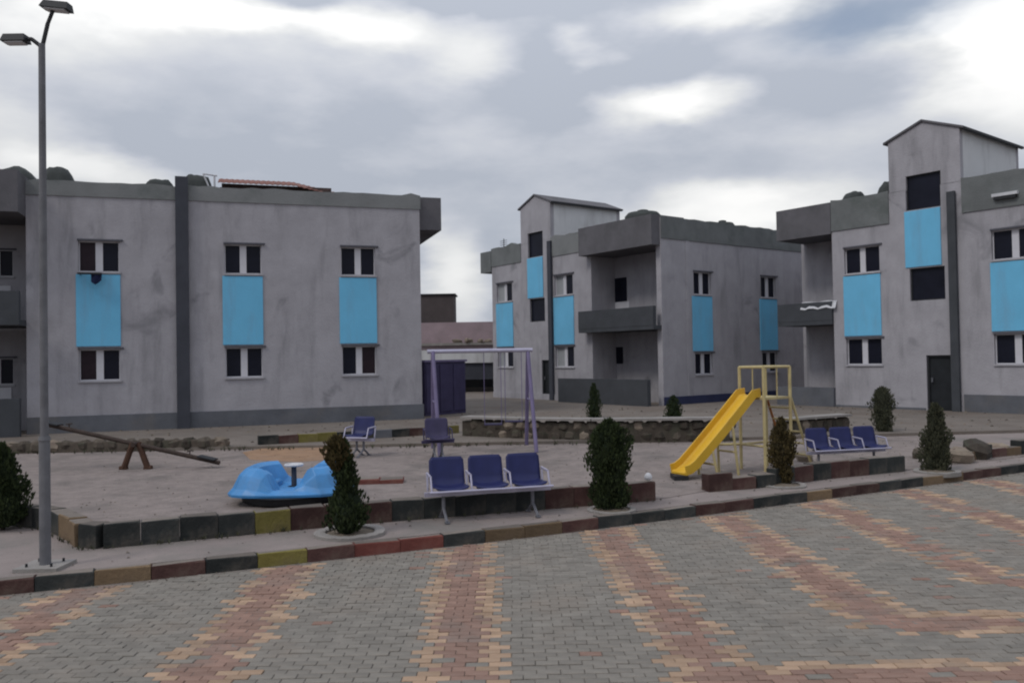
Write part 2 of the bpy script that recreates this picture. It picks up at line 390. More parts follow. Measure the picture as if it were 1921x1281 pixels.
near = set(infr[:300])
pm = MB()
shared = []
for m in (P_GREY, P_PINK, P_LITE):
    for k in range(3):
        q = MB(); paver_geo(q, 0, 0, .1555, .0755, 0, 0, random.random(), (random.uniform(-.02, .02), random.uniform(-.03, .03))); shared.append(q.mesh('paver', m))
for (x, y) in pv:
    k = paver_type(x, y); z = random.uniform(-.004, .004) - .006 * max(0, math.sin(x * 1.3 + 1) * math.sin(y * 1.7))
    if (x, y) in near:
        child('paver', shared[k * 3 + random.randrange(3)], road, (x, y, z))
    else:
        paver_geo(pm, x, y, .1555, .0755, z, k, random.random(), (random.uniform(-.02, .02), random.uniform(-.03, .03)))
ps = pm.build('pavers', [P_GREY, P_PINK, P_LITE], road); ps['kind'] = 'stuff'

# painted blocks along a line
def block_mesh(L, w, h, mt, seed):
    r = random.Random(seed); q = MB(); c = .010
    def J(): return r.uniform(-.008, .008)
    a, b = L / 2, w / 2; A, B = a - c, b - c
    q.v += [(-a, -b, -.14), (a, -b, -.14), (a, b, -.14), (-a, b, -.14)]
    q.v += [(x + J() * .3, y + J(), h - c + J()) for x, y in ((-a, -b), (a, -b), (a, b), (-a, b))]
    q.v += [(x + J() * .4, y + J(), h + J()) for x, y in ((-A, -B), (A, -B), (A, B), (-A, B))]
    for i in range(4):
        j = (i + 1) % 4; q.face([i, j, 4 + j, 4 + i]); q.face([4 + i, 4 + j, 8 + j, 8 + i])
    q.face([8, 9, 10, 11], 1); return q.mesh('block', [mt, TOPD])
_bm = {}
def lay_blocks(parent, line, name, w, h, z, chooser, L=.5):
    pl = root_loc(parent)
    for i, (a, b) in enumerate(zip(line, line[1:])):
        mt = chooser(i, (a + b) / 2); key = (name, mt.name, i % 3, round((b - a).length, 2))
        if key not in _bm: _bm[key] = block_mesh((b - a).length - .006, w, h, mt, i % 3 + 11)
        m = (a + b) / 2; t = b - a
        child(name, _bm[key], parent, (m.x - pl.x, m.y - pl.y, z - pl.z + random.uniform(-.006, .006)), (random.uniform(-.012, .012), random.uniform(-.006, .006), math.atan2(t.y, t.x) + random.uniform(-.012, .012)))
def px_of(p, z=.0):
    d = Vector((p[0], p[1], z - EYE)); return CX + FPX * d.dot(_R) / d.dot(_F)
KCOL = [(-9e9, MARP), (90, BLKP), (200, OCHP), (310, MARP), (400, BLKP), (480, YELP), (585, MARP), (690, REDP), (830, BLKP), (940, OCHP), (1050, MARP), (1130, BLKP), (1230, BLKP), (1290, MARP), (1400, BLKP), (1500, OCHP), (1560, MARP), (1640, BLKP), (1720, OCHP), (1790, MARP), (1860, BLKP)]
def kpick(i, p):
    x = px_of(p); r = KCOL[0][1]
    for a, m in KCOL:
        if x >= a: r = m
    return r
kerb = thing('kerb', 'long low road kerb of worn painted stones between paved road and sidewalk', 'kerb', (0, 0, 0))
lay_blocks(kerb, off_line(kl, .07), 'kerb_stone', .14, .125, 0.0, kpick)

# low painted playground walls
def wall_line(pts, step): return smooth_line([(p[0], p[1]) for p in pts], step)
lw = thing('low_wall', 'low playground border wall of black, yellow and maroon blocks behind the front bench', 'low wall', (0, 0, 0))
left_end = [G(20, 985, .13), G(85, 992, .13), G(125, 1012, .13)]
fwl = wall_line(left_end + FW, .4)
def fpick(i, p):
    x = px_of(p, .13)
    for a, m in [(120, BLKP), (175, OCHP), (262, BLKP), (300, YELP), (445, BLKP), (525, YELP), (740, MARP), (1015, BLKP), (1400, MARP)]:
        if x < a: return m
    return MARP
lay_blocks(lw, off_line(fwl, .1), 'block', .2, .245, .13, fpick)
lw2 = thing('low_wall', 'low maroon and dark block wall from playground gap past the slide to the right bench', 'low wall', (0, 0, 0))
lay_blocks(lw2, off_line(wall_line(FW2, .4), .1), 'block', .2, .17, .13, lambda i, p: [MARP, MARP, BLKP, BLKP, MARP, BLKP][i % 6])
lw3 = thing('low_wall', 'low brown rubble border wall right of the grey conical shrub at the frame edge', 'low wall', (0, 0, 0))
lay_blocks(lw3, off_line(wall_line(FW3, .4), .1), 'block', .22, .15, .13, lambda i, p: [MARP, OCHP, BLKP][i % 3])

# rear playground border and stone retaining wall
def stone_mesh(seed, mt=STONE):
    r = random.Random(seed); q = MB(); k = 7
    for j, (z, s) in enumerate(((-.5, .62), (-.2, .98), (.25, .95), (.5, .6))):
        for i in range(k):
            an = 2 * math.pi * i / k; q.v.append((math.cos(an) * .5 * s * r.uniform(.82, 1.12), math.sin(an) * .5 * s * r.uniform(.82, 1.12), z * r.uniform(.85, 1.1)))
    for j in range(3):
        for i in range(k):
            n = (i + 1) % k; q.face([j * k + i, j * k + n, (j + 1) * k + n, (j + 1) * k + i])
    q.face(list(range(k))[::-1]); q.face([3 * k + i for i in range(k)]); return q.mesh('stone', mt)
SM = [stone_mesh(i) for i in range(6)]; SMP = [stone_mesh(i + 20, STONEP) for i in range(4)]
def stone_wall(name, label, pts, h, t, z, rows, pale=.15, coping=None):
    root = thing(name, label, 'stone wall', (0, 0, 0))
    ln = wall_line(pts, .34)
    core = MB()
    for a, b in zip(ln, ln[1:]):
        n = Vector((-(b - a).y, (b - a).x)).normalized() * (t * .34)
        core.hexa([(a.x - n.x, a.y - n.y, z - .1), (b.x - n.x, b.y - n.y, z - .1), (b.x + n.x, b.y + n.y, z - .1), (a.x + n.x, a.y + n.y, z - .1),
                   (a.x - n.x, a.y - n.y, z + h * .9), (b.x - n.x, b.y - n.y, z + h * .9), (b.x + n.x, b.y + n.y, z + h * .9), (a.x + n.x, a.y + n.y, z + h * .9)])
    core.build('wall_core', STONE, root)
    for r in range(rows):
        hh = h / rows
        for i, (a, b) in enumerate(zip(ln, ln[1:])):
            c = (a + b) / 2 + (b - a) * (random.uniform(-.1, .1) + (.5 if r % 2 else 0))
            me = random.choice(SMP if random.random() < pale else SM)
            child('stone', me, root, (c.x, c.y, z + hh * (r + .5)), (random.uniform(-.2, .2), random.uniform(-.2, .2), random.uniform(0, 6.3)), (.38 * random.uniform(.85, 1.1), t * random.uniform(.9, 1.15), hh * random.uniform(.95, 1.2)))
    if coping:
        cp = MB()
        for a, b in zip(ln, ln[1:]):
            n = Vector((-(b - a).y, (b - a).x)).normalized() * (t * .62); zz = z + h + .02
            cp.hexa([(a.x - n.x, a.y - n.y, zz), (b.x - n.x, b.y - n.y, zz), (b.x + n.x, b.y + n.y, zz), (a.x + n.x, a.y + n.y, zz),
                     (a.x - n.x, a.y - n.y, zz + .05), (b.x - n.x, b.y - n.y, zz + .05), (b.x + n.x, b.y + n.y, zz + .05), (a.x + n.x, a.y + n.y, zz + .05)])
        cp.build('coping', coping, root)
    return root
stone_wall('stone_wall', 'low dark rubble stone border behind the seesaw before the left building', [(-14, 18.7), (-6.2, 18.9)], .24, .3, .14, 1, .1)
b2 = thing('low_wall', 'low dark border with a few yellow painted blocks at foot of the left building', 'low wall', (0, 0, 0))
lay_blocks(b2, wall_line([(-5.9, 19.1), (-3.0, 20.4), (-1.2, 21.4)], .45), 'block', .25, .2, .19, lambda i, p: [BLKP, MARP, YELP, YELP, BLKP, BLKP, PLINTH][i % 7])
stone_wall('stone_wall', 'rough stone retaining wall with pale coping behind swing frame and slide', [(-1.2, 20.5), (.2, 19.6), (2.0, 18.9), (5.0, 18.7)], .46, .34, .14, 2, .2, CONC)
stone_wall('stone_wall', 'short rubble stone wall with pale coping right of the slide tower', [(6.1, 19.2), (8.2, 20.4)], .36, .34, .14, 1, .35, CONC)

# ------------------------------------------------------------------ buildings
class Facade:
    def __init__(s, p0, p1):
        s.p = Vector((p0[0], p0[1])); s.d = (Vector((p1[0], p1[1])) - s.p); s.len = s.d.length; s.d.normalize()
        s.n = Vector((s.d.y, -s.d.x))            # outward (towards the camera side)
        s.rz = math.atan2(s.d.y, s.d.x)
    def u(s, px, py=670):
        r = ray(px, py); rx, ry = r.x, r.y
        # p + u d = t r
        det = s.d.x * (-ry) - (-rx) * s.d.y
        return ((-s.p.x) * (-ry) - (-rx) * (-s.p.y)) / det
    def z(s, px, py):
        uu = s.u(px, py); q = s.p + s.d * uu; r = ray(px, py); return EYE + r.z * (q.y / r.y)
    def P(s, u, n, z):
        q = s.p + s.d * u + s.n * n; return (q.x, q.y, z)
    def box(s, mb, u0, u1, n0, n1, z0, z1, m=0):
        mb.hexa([s.P(u0, n1, z0), s.P(u1, n1, z0), s.P(u1, n0, z0), s.P(u0, n0, z0), s.P(u0, n1, z1), s.P(u1, n1, z1), s.P(u1, n0, z1), s.P(u0, n0, z1)], m)
    def wall(s, mb, u0, u1, z0, z1, holes=(), th=.25, n=0.0, m=0):
        us = sorted({u0, u1, *[h[0] for h in holes], *[h[1] for h in holes]}); zs = sorted({z0, z1, *[h[2] for h in holes], *[h[3] for h in holes]})
        def solid(i, j):
            if i < 0 or j < 0 or i >= len(us) - 1 or j >= len(zs) - 1: return False
            cu, cz = (us[i] + us[i + 1]) / 2, (zs[j] + zs[j + 1]) / 2
            return not any(h[0] < cu < h[1] and h[2] < cz < h[3] for h in holes)
        for i in range(len(us) - 1):
            for j in range(len(zs) - 1):
                if not solid(i, j): continue
                a, b, c, d = us[i], us[i + 1], zs[j], zs[j + 1]
                mb.add([s.P(a, n, c), s.P(b, n, c), s.P(b, n, d), s.P(a, n, d)], [(0, 1, 2, 3)], m)
                mb.add([s.P(a, n - th, c), s.P(b, n - th, c), s.P(b, n - th, d), s.P(a, n - th, d)], [(3, 2, 1, 0)], m)
                if not solid(i - 1, j): mb.add([s.P(a, n, c), s.P(a, n - th, c), s.P(a, n - th, d), s.P(a, n, d)], [(3, 2, 1, 0)], m)
                if not solid(i + 1, j): mb.add([s.P(b, n, c), s.P(b, n - th, c), s.P(b, n - th, d), s.P(b, n, d)], [(0, 1, 2, 3)], m)
                if not solid(i, j - 1): mb.add([s.P(a, n, c), s.P(b, n, c), s.P(b, n - th, c), s.P(a, n - th, c)], [(3, 2, 1, 0)], m)
                if not solid(i, j + 1): mb.add([s.P(a, n, d), s.P(b, n, d), s.P(b, n - th, d), s.P(a, n - th, d)], [(0, 1, 2, 3)], m)
def rag(F, m, u0, u1, n0, n1, z0, z1, amp=.045):
    """a parapet whose top edge is slightly worn and uneven"""
    k = max(2, int((u1 - u0) / .3)); rr = random.Random(int(u0 * 100) + 5)
    hs = [z1 + rr.uniform(-amp, amp) * (1.6 if rr.random() < .15 else .6) for _ in range(k + 1)]
    o = len(m.v)
    for i in range(k + 1):
        u = u0 + (u1 - u0) * i / k; m.v += [F.P(u, n1, z0), F.P(u, n0, z0), F.P(u, n0, hs[i]), F.P(u, n1, hs[i])]
    for i in range(k):
        a = o + i * 4; b = a + 4
        m.face([a, b, b + 3, a + 3]); m.face([a + 3, b + 3, b + 2, a + 2]); m.face([a + 1, a + 2, b + 2, b + 1]); m.face([a, a + 1, b + 1, b])
    m.face([o, o + 3, o + 2, o + 1]); e = o + k * 4; m.face([e, e + 1, e + 2, e + 3])
_wc = {}
def window(root, F, uc, w, z0, z1, style='two', sill=True):
    """window frame with two panes (and a sill) set in its opening"""
    h = z1 - z0; key = (round(w, 2), round(h, 2), style)
    if key not in _wc:
        f = MB(); yb = .15; e = .03; mw = .19 if style != 'thin' else .10
        def B(x0, x1, za, zb, y0=.09, y1=yb): f.box(x0, x1, y0, y1, za, zb)
        B(-w / 2, -w / 2 + e, 0, h); B(w / 2 - e, w / 2, 0, h); B(-w / 2 + e, w / 2 - e, 0, e); B(-w / 2 + e, w / 2 - e, h - e, h)
        B(-mw / 2, mw / 2, e, h - e, .085, yb)
        p = MB(); pw = w / 2 - e - mw / 2; p.box(-pw / 2, pw / 2, -.006, .006, 0, h - 2 * e)
        pd = MB(); pd.box(-pw / 2, pw / 2, -.006, .006, 0, h - 2 * e)
        s = MB(); s.box(-w / 2 - .02, w / 2 + .05, -.05, .08, -.05, -.002)
        hd = MB(); hd.box(-w / 2 - .02, w / 2 + .1, -.05, .08, h + .002, h + .055)  # thin dark strip painted in as the recess shadow over the window
        mats = {'two': (PANE, PANE), 'red': (PANE, PANEB), 'warm': (PANEB, PANE), 'left': (PANEL_, PANE), 'curtain': (PANEL_, PANE), 'thin': (PANE, PANE)}[style]
        _wc[key] = (f.mesh('window', FRAME), p.mesh('pane', mats[0]), pd.mesh('pane', mats[1]), s.mesh('sill', SILL), hd.mesh('shadow_strip', HEADSHADE), pw, e, mw)
    f, p, pd, s, hd, pw, e, mw = _wc[key]
    rl = root_loc(root); q = F.P(uc, 0, z0)
    o = child('window', f, root, Vector(q) - rl, (0, 0, F.rz))
    child('pane', p, o, (-mw / 2 - pw / 2, .12, e)); child('pane', pd, o, (mw / 2 + pw / 2, .12, e))
    if sill: child('sill', s, o)
    child('shadow_strip', hd, o)
    return o
ZU = (4.74, 5.62); ZL = (1.64, 2.53)
def whole(uc, w, z): return (uc - w / 2, uc + w / 2, z[0], z[1])


# ---- building A (left)
FA = Facade(Pt(75, 23.1), Pt(790, 26.4))
uL = FA.u(50); uR = FA.u(791); D = 9.0; ZB = .1; ZT = 7.28
A = thing('apartment_building', 'grey two storey block at left with three blue window panels and dark strip', 'building', (*FA.P(FA.len / 2, 0, 0)[:2], .0))
wA = 1.06; ucs = [FA.u(186, 580), FA.u(457, 580), FA.u(673, 580)]
holes = [whole(u, wA, z) for u in ucs for z in (ZU, ZL)]
m = MB(); FA.wall(m, uL, uR, ZB, ZT, holes); m.build('wall', WALL, A)
m = MB(); FA.box(m, uL - 6, uR, -D, -D + .25, ZB, ZT); FA.box(m, uR - .25, uR, -D + .251, -.251, ZB, ZT); FA.box(m, uL, uL + .25, -2.0, -.251, ZB, ZT)
FA.box(m, uL - 6, uL - 5.75, -D + .251, 0, ZB, ZT); m.build('wall', WALL, A)
m = MB()   # loggia back wall at the far left
lh = [(uL - 1.55, uL - .75, 1.55, 2.35), (uL - 1.55, uL - .75, 4.75, 5.5)]
FA.wall(m, uL - 5.74, uL + .24, ZB, ZT, lh, .2, -1.8); m.build('wall', WALL, A)
FLo = Facade(FA.P(0, -1.8, 0), FA.P(1, -1.8, 0))
for z in (1.55, 4.75): window(A, FLo, uL - 1.15, .8, z, z + .78, 'thin')
for z in (.75, 3.75):
    m = MB(); FLo.box(m, uL - 1.6, uL - .8, .002, .04, z, z + .72); m.build('white_panel', FRAME, A)
m = MB(); FA.box(m, uL - 5.74, uR - .251, -D + .251, -.251, ZT - .6, ZT - .42); m.build('roof', ROOFC, A)
m = MB(); FA.box(m, uL + .24, uR - .26, -6.5, -2.2, 3.1, 3.3); m.build('floor', INNER, A)
m = MB(); rag(FA, m, uL + .002, uR + .03, -.2, .03, ZT - .40, ZT + .04); m.build('parapet', PARAA, A)
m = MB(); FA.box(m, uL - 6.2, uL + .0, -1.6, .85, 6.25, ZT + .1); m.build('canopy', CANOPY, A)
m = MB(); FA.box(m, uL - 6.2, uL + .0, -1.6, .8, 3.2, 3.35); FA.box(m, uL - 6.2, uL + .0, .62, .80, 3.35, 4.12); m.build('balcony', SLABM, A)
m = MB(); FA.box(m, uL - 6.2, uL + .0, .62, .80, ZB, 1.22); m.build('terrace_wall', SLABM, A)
m = MB(); FA.box(m, uL + .001, uR + .04, .001, .05, ZB, .66); m.build('plinth', PLINTH, A)
us0, us1 = FA.u(331, 560), FA.u(355, 560)
m = MB(); FA.box(m, us0, us1, .04, .16, ZB, ZT + .28); m.build('pilaster', STRIP, A)
m = MB(); FA.box(m, uR + .04, uR + .78, -5.5, -.30, 6.28, ZT + .06); m.build('canopy', CANOPY, A)
for u in ucs:
    m = MB(); FA.box(m, u - wA / 2 - .06, u + wA / 2 + .03, .001, .028, ZL[1] + .085, ZU[0] - .075); m.build('blue_panel', BLUE, A, bevel=.006)
for k, u in enumerate(ucs):
    window(A, FA, u, wA, *ZU, style=['warm', 'two', 'two'][k]); window(A, FA, u, wA, *ZL, style=['warm', 'two', 'red'][k])
# downpipe-like drain stub and vents on the wall
# laundry bracket
q = FA.P(FA.u(175, 512), 0, 4.66); lb = thing('window_bracket', 'dark bracket with a hanging dark cloth below the upper left window', 'bracket', q, FA.rz)
m = MB(); m.box(-.36, .24, -.30, -.24, -.02, .03); m.box(-.34, -.30, -.24, -.04, -.01, .02); m.box(.16, .20, -.24, -.04, -.01, .02); child('bar', m.mesh('bar', DARKM), lb)
m = MB()
for i in range(5):
    for j in range(5):
        pass
gx = [[(-.02 + i * .055, -.27 + .03 * math.sin(i * 1.7 + j * .6), .03 - j * .085 * (1 - .12 * abs(i - 2))) for i in range(6)] for j in range(5)]
m.v = [p for r in gx for p in r] + [(p[0], p[1] + .012, p[2]) for r in gx for p in r]
for j in range(4):
    for i in range(5):
        a = j * 6 + i; m.face([a, a + 1, a + 7, a + 6]); m.face([a + 36 - 6, a + 36, a + 37, a + 31])
clo = tag(m.build('cloth', mat('navy_cloth', (.008, .012, .045), .9, .2, 8), None, True, loc=(0, 0, 0)), 'small navy cloth hung on the bracket under the upper left window', 'cloth')
clo.location = q; clo.rotation_euler = (0, 0, FA.rz)

# ---- tower builder shared by the two L-shaped blocks
def tower(root, F, u0, u1, depth=4.3):
    um = (u0 + u1) / 2; ze, zp = 8.92, 9.36
    m = MB()
    # front gable as one piece with the opening
    w = (um, )
    hole = (um - .02 - .55, um - .02 + .55, 6.60, 7.72)
    F.wall(m, u0, u1, ZT - .02, ze, [(hole[0], hole[1], ZT - .02, hole[3])], .2)
    m.add([F.P(u0, 0, ze), F.P(u1, 0, ze), F.P(um, 0, zp), F.P(u0, -.2, ze), F.P(u1, -.2, ze), F.P(um, -.2, zp)], [(0, 1, 2), (5, 4, 3), (1, 4, 5, 2), (0, 2, 5, 3)])
    m.build('tower_front', WALL, root)
    m = MB(); F.box(m, u0, u1, -depth, -depth + .2, ZT - .5, ze); m.build('tower_back', WALL, root)
    for a_, b_ in ((u1 - .2, u1 - .001), (u0 + .001, u0 + .2)):
        m = MB(); F.box(m, a_, b_, -depth + .201, -.201, ZT - .5, ze - .003); m.build('tower_side', WALLW, root)
    m = MB(); o = .14
    k = (zp - ze) / ((u1 - u0) / 2)
    for sgn, ue in ((1, u1), (-1, u0)):
        a = (ue + sgn * o, ze - k * o + .012); b = (um, zp + .012)
        pts = []
        for n in (.06, -depth - .1):
            pts.append([F.P(a[0], n, a[1]), F.P(b[0], n, b[1]), F.P(b[0], n, b[1] + .07), F.P(a[0], n, a[1] + .07)])
        A_, B_ = pts
        m.hexa([A_[0], A_[1], B_[1], B_[0], A_[3], A_[2], B_[2], B_[3]] if sgn < 0 else [A_[1], A_[0], B_[0], B_[1], A_[2], A_[3], B_[3], B_[2]])
    m.build('tower_roof', CANOPY, root)
    m = MB(); F.box(m, u1 + o - .04, u1 + o + .05, -depth, .02, ze - k * o - .02, ze - k * o + .05); m.build('gutter', DARKM, root)
    return um
def stair_bits(root, F, um):
    """blue panel between the two stair openings, and the door below"""
    op = [(um - .57, um + .53, 6.60, 7.72), (um - .50, um + .60, 3.68, 4.72)]
    m = MB(); F.box(m, um - .62, um + .52, .001, .03, 4.76, 6.57); m.build('blue_panel', BLUE, root, bevel=.006)
    for (a, b, c, d) in op:
        m = MB(); e = .04
        F.box(m, a, a + e, -.14, -.08, c, d); F.box(m, b - e, b, -.14, -.08, c, d); F.box(m, a + e, b - e, -.14, -.08, c, c + e); F.box(m, a + e, b - e, -.14, -.08, d - e, d)
        w_ = m.build('stair_window', DARKM, root)
        m = MB(); F.box(m, a + e, b - e, -.118, -.108, c + e, d - e); m.build('pane', PANE, w_)
    return op
def door(root, F, u0, u1, z1):
    m = MB(); e = .06; F.box(m, u0, u0 + e, -.18, -.05, ZB + .05, z1); F.box(m, u1 - e, u1, -.18, -.05, ZB + .05, z1); F.box(m, u0 + e, u1 - e, -.18, -.05, z1 - e, z1)
    fr = m.build('door_frame', DARKM, root)
    m = MB(); F.box(m, u0 + e, u1 - e, -.16, -.11, ZB + .07, z1 - e); dr = m.build('door', DOORM, root)
    m = MB(); a = F.P(u0 + .14, -.05, 1.15); m.box(a[0] - .02, a[0] + .02, a[1] - .02, a[1] + .02, 1.08, 1.22); m.build('handle', GALV, dr)

# ---- building B (middle, L-shaped)
P1, P3 = Pt(925, 40.0), Pt(1243, 31.0)
FB = Facade(P1, P3); uE = FB.len
u2 = FB.u(1112); uT0, uT1 = FB.u(979, 560), FB.u(1035, 560)
B = thing('apartment_building', 'middle grey block with gabled stair tower and corner loggia behind swing frame', 'building', (P3.x, P3.y, 0))
uw = [FB.u(947, 600), FB.u(1058, 600)]; wB = 1.25
um = (uT0 + uT1) / 2
holes = [whole(u, wB, z) for u in uw for z in (ZU, ZL)]
ops = stair_bits(B, FB, um)
dB = (FB.u(1004, 710), FB.u(1015, 710) - .02, ZB + .05, 1.95)
dB = (um + .30, um + 1.15, ZB + .05, 1.95)
m = MB(); FB.wall(m, 0, u2, ZB, ZT, holes + [ops[1], (ops[0][0], ops[0][1], ops[0][2], ZT), dB]); m.build('wall', WALL, B)
door(B, FB, dB[0], dB[1], 1.95)
tower(B, FB, uT0, uT1, 4.2)
LD = 1.35
m = MB(); FB.box(m, u2 - .25, u2 - .001, -LD, -.251, ZB, ZT)   # loggia inner side wall
FLb = Facade(FB.P(0, -LD, 0), FB.P(uE, -LD, 0))
lu = FLb.u(1165, 540)
hl = [(lu - .35, lu + .35, 4.35, 5.35), (FLb.u(1160, 680) - .3, FLb.u(1160, 680) + .3, 1.75, 2.45)]
FB.wall(m, u2 - .001, uE + .02, ZB, ZT, [], .22, -LD); m.build('wall', WALL, B)
for (a, b, c, d) in hl:
    m = MB(); FLb.box(m, a, b, .002, .03, c, d); m.build('loggia_window', PANE, B)
m = MB(); FLb.box(m, hl[0][0] - .02, hl[0][1] + .15, .002, .03, 3.6, 4.34); m.build('loggia_door', FRAME, B)
# right wing, perpendicular
FR = Facade((P3.x, P3.y), (P3.x - FB.n.x * 8.0, P3.y - FB.n.y * 8.0))
uRe = 9.0
ZU2, ZL2 = (4.42, 5.30), (1.30, 2.13)
ur = [FR.u(1319, 590), FR.u(1443, 600)]; wR = 1.02
holes = [whole(u, wR, z) for u in ur for z in (ZU2, ZL2)]
m = MB(); FR.wall(m, 0, uRe, -.05, ZT - .02, holes); m.build('wall', WALL, B)
m = MB()
FR.box(m, uRe - .25, uRe, -9, -.251, 0, ZT - .02); FR.box(m, LD + .2, uRe, -9.25, -9.001, 0, ZT - .02)
FB.box(m, 0, .25, -9, -.251, ZB, ZT - .01)
m.build('wall', WALL, B)
m = MB(); FB.box(m, .26, uE - .26, -uRe + .3, -LD - .23, ZT - .62, ZT - .45); FB.box(m, .26, u2 - .26, -LD - .229, -.26, ZT - .62, ZT - .45); m.build('roof', ROOFC, B)
m = MB(); rag(FB, m, .002, uT0 - .01, -.2, .035, ZT - .8, ZT + .06, .09); m.build('parapet', PARA, B)
m = MB(); rag(FB, m, uT1 + .01, u2 - .002, -.2, .035, ZT - .8, ZT + .06); m.build('parapet', PARAA, B)
m = MB(); rag(FR, m, .01, uRe, -.2, .035, ZT - .8, ZT + .04); m.build('parapet', PARA, B)
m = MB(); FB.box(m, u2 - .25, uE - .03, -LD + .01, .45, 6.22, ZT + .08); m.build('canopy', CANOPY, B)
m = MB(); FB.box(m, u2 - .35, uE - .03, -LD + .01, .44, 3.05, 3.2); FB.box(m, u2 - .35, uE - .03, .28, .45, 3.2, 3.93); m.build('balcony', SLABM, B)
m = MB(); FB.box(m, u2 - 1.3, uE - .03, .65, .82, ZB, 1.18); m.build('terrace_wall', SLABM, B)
m = MB(); FR.box(m, .002, uRe, .001, .05, -.05, .50); m.build('plinth', PLINTHB, B)
m = MB(); FB.box(m, .002, u2 - .002, .001, .045, ZB, .45); m.build('plinth', WALL, B)
m = MB(); FB.box(m, uT1 - .12, uT1 + .12, .04, .14, ZB, ZT - .1); m.build('pilaster', STRIP, B)
m = MB(); FB.box(m, -.9, -.01, -4.5, .05, 6.25, ZT - .02); m.build('canopy', PARA, B)
for u in uw:
    m = MB(); FB.box(m, u - wB / 2 - .05, u + wB / 2 + .05, .001, .028, ZL[1] + .085, ZU[0] - .075); m.build('blue_panel', BLUE, B)
    window(B, FB, u, wB, *ZU, style='left'); window(B, FB, u, wB, *ZL, style='left')
for u in ur:
    m = MB(); FR.box(m, u - wR / 2 - .12, u + wR / 2 + .02, .001, .028, ZL2[1] + .085, ZU2[0] - .075); m.build('blue_panel', BLUE, B)
    window(B, FR, u, wR, *ZU2); window(B, FR, u, wR, *ZL2)

# ---- building C (right)
def Cd(px):   # depth along the right facade, linear in picture scale
    return FPX * 3.1 / (172 + .0922 * (px - 1618))
FC = Facade(Pt(1463, Cd(1463)), Pt(2100, Cd(2100)))
c0 = FC.u(1566); cE = FC.len
C_ = thing('apartment_building', 'right grey block with tall gabled stair tower and black door', 'building', (*FC.P(c0, 0, 0)[:2], 0))
def ue(F, a, b, py): return (F.u(a, py) + F.u(b, py)) / 2, F.u(b, py) - F.u(a, py)
w1c, w1w = ue(FC, 1592, 1645, 560); w2c = FC.u(1906, 560); wC = 1.25
t0, t1 = FC.u(1670, 440), FC.u(1805, 440); um = (t0 + t1) / 2 - .02
ops = stair_bits(C_, FC, um)
dc = (FC.u(1739, 720), FC.u(1789, 720), ZB + .05, 1.93)
w3c = min(w2c + 3.4, cE - 1.2)
holes = [whole(u, wC, z) for u in (w1c, w2c) for z in (ZU, ZL)]
m = MB(); FC.wall(m, c0, cE, ZB, ZT, holes + [ops[1], (ops[0][0], ops[0][1], ops[0][2], ZT), dc]); m.build('wall', WALL, C_)
door(C_, FC, dc[0], dc[1], 1.93)
tower(C_, FC, t0, t1, 4.4)
CD = 1.7
FLc = Facade(FC.P(0, -CD, 0), FC.P(cE, -CD, 0))
m = MB(); FC.box(m, c0 + .001, c0 + .25, -CD, -.251, ZB, ZT)
FC.wall(m, 0, c0 + .2, ZB, ZT - .003, [], .2, -CD); m.build('wall', WALL, C_)
m = MB(); FC.box(m, -.25, cE, -9, -8.75, ZB, ZT); FC.box(m, cE - .25, cE, -8.74, -.26, ZB, ZT); FC.box(m, -.25, -.002, -8.74, -CD - .21, ZB, ZT); m.build('wall', WALL, C_)
m = MB(); FC.box(m, 0, cE - .26, -8.7, -CD - .25, ZT - .62, ZT - .45); FC.box(m, c0 + .3, cE - .26, -CD - .245, -.26, ZT - .62, ZT - .45); m.build('roof', ROOFC, C_)
for a_, b_ in ((c0 + .002, t0 - .02), (t1 + .02, cE)):
    m = MB(); rag(FC, m, a_, b_, -.2, .04, ZT - 1.0, ZT + .07); m.build('parapet', PARA, C_)
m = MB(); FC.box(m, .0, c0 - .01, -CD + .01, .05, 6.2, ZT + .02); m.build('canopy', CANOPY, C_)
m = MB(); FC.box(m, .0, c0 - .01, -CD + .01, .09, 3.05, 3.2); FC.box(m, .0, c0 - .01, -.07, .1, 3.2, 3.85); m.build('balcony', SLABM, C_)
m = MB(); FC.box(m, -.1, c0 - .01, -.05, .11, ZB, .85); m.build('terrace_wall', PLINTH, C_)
pp = FC.u(1793, 600)
m = MB(); FC.box(m, pp - .12, pp + .12, .045, .15, ZB, ZT - .3); m.build('pilaster', SLABM, C_)
m = MB(); FC.box(m, c0 + .002, dc[0] - .05, .001, .045, ZB, .26); FC.box(m, pp + .2, cE, .001, .045, ZB, .72); m.build('plinth', PLINTH, C_)
for u in (w1c, w2c):
    m = MB(); FC.box(m, u - wC / 2 - .05, u + wC / 2 + .02, .001, .028, ZL[1] + .085, ZU[0] - .075); m.build('blue_panel', BLUE, C_, bevel=.006)
    window(C_, FC, u, wC, *ZU); window(C_, FC, u, wC, *ZL)
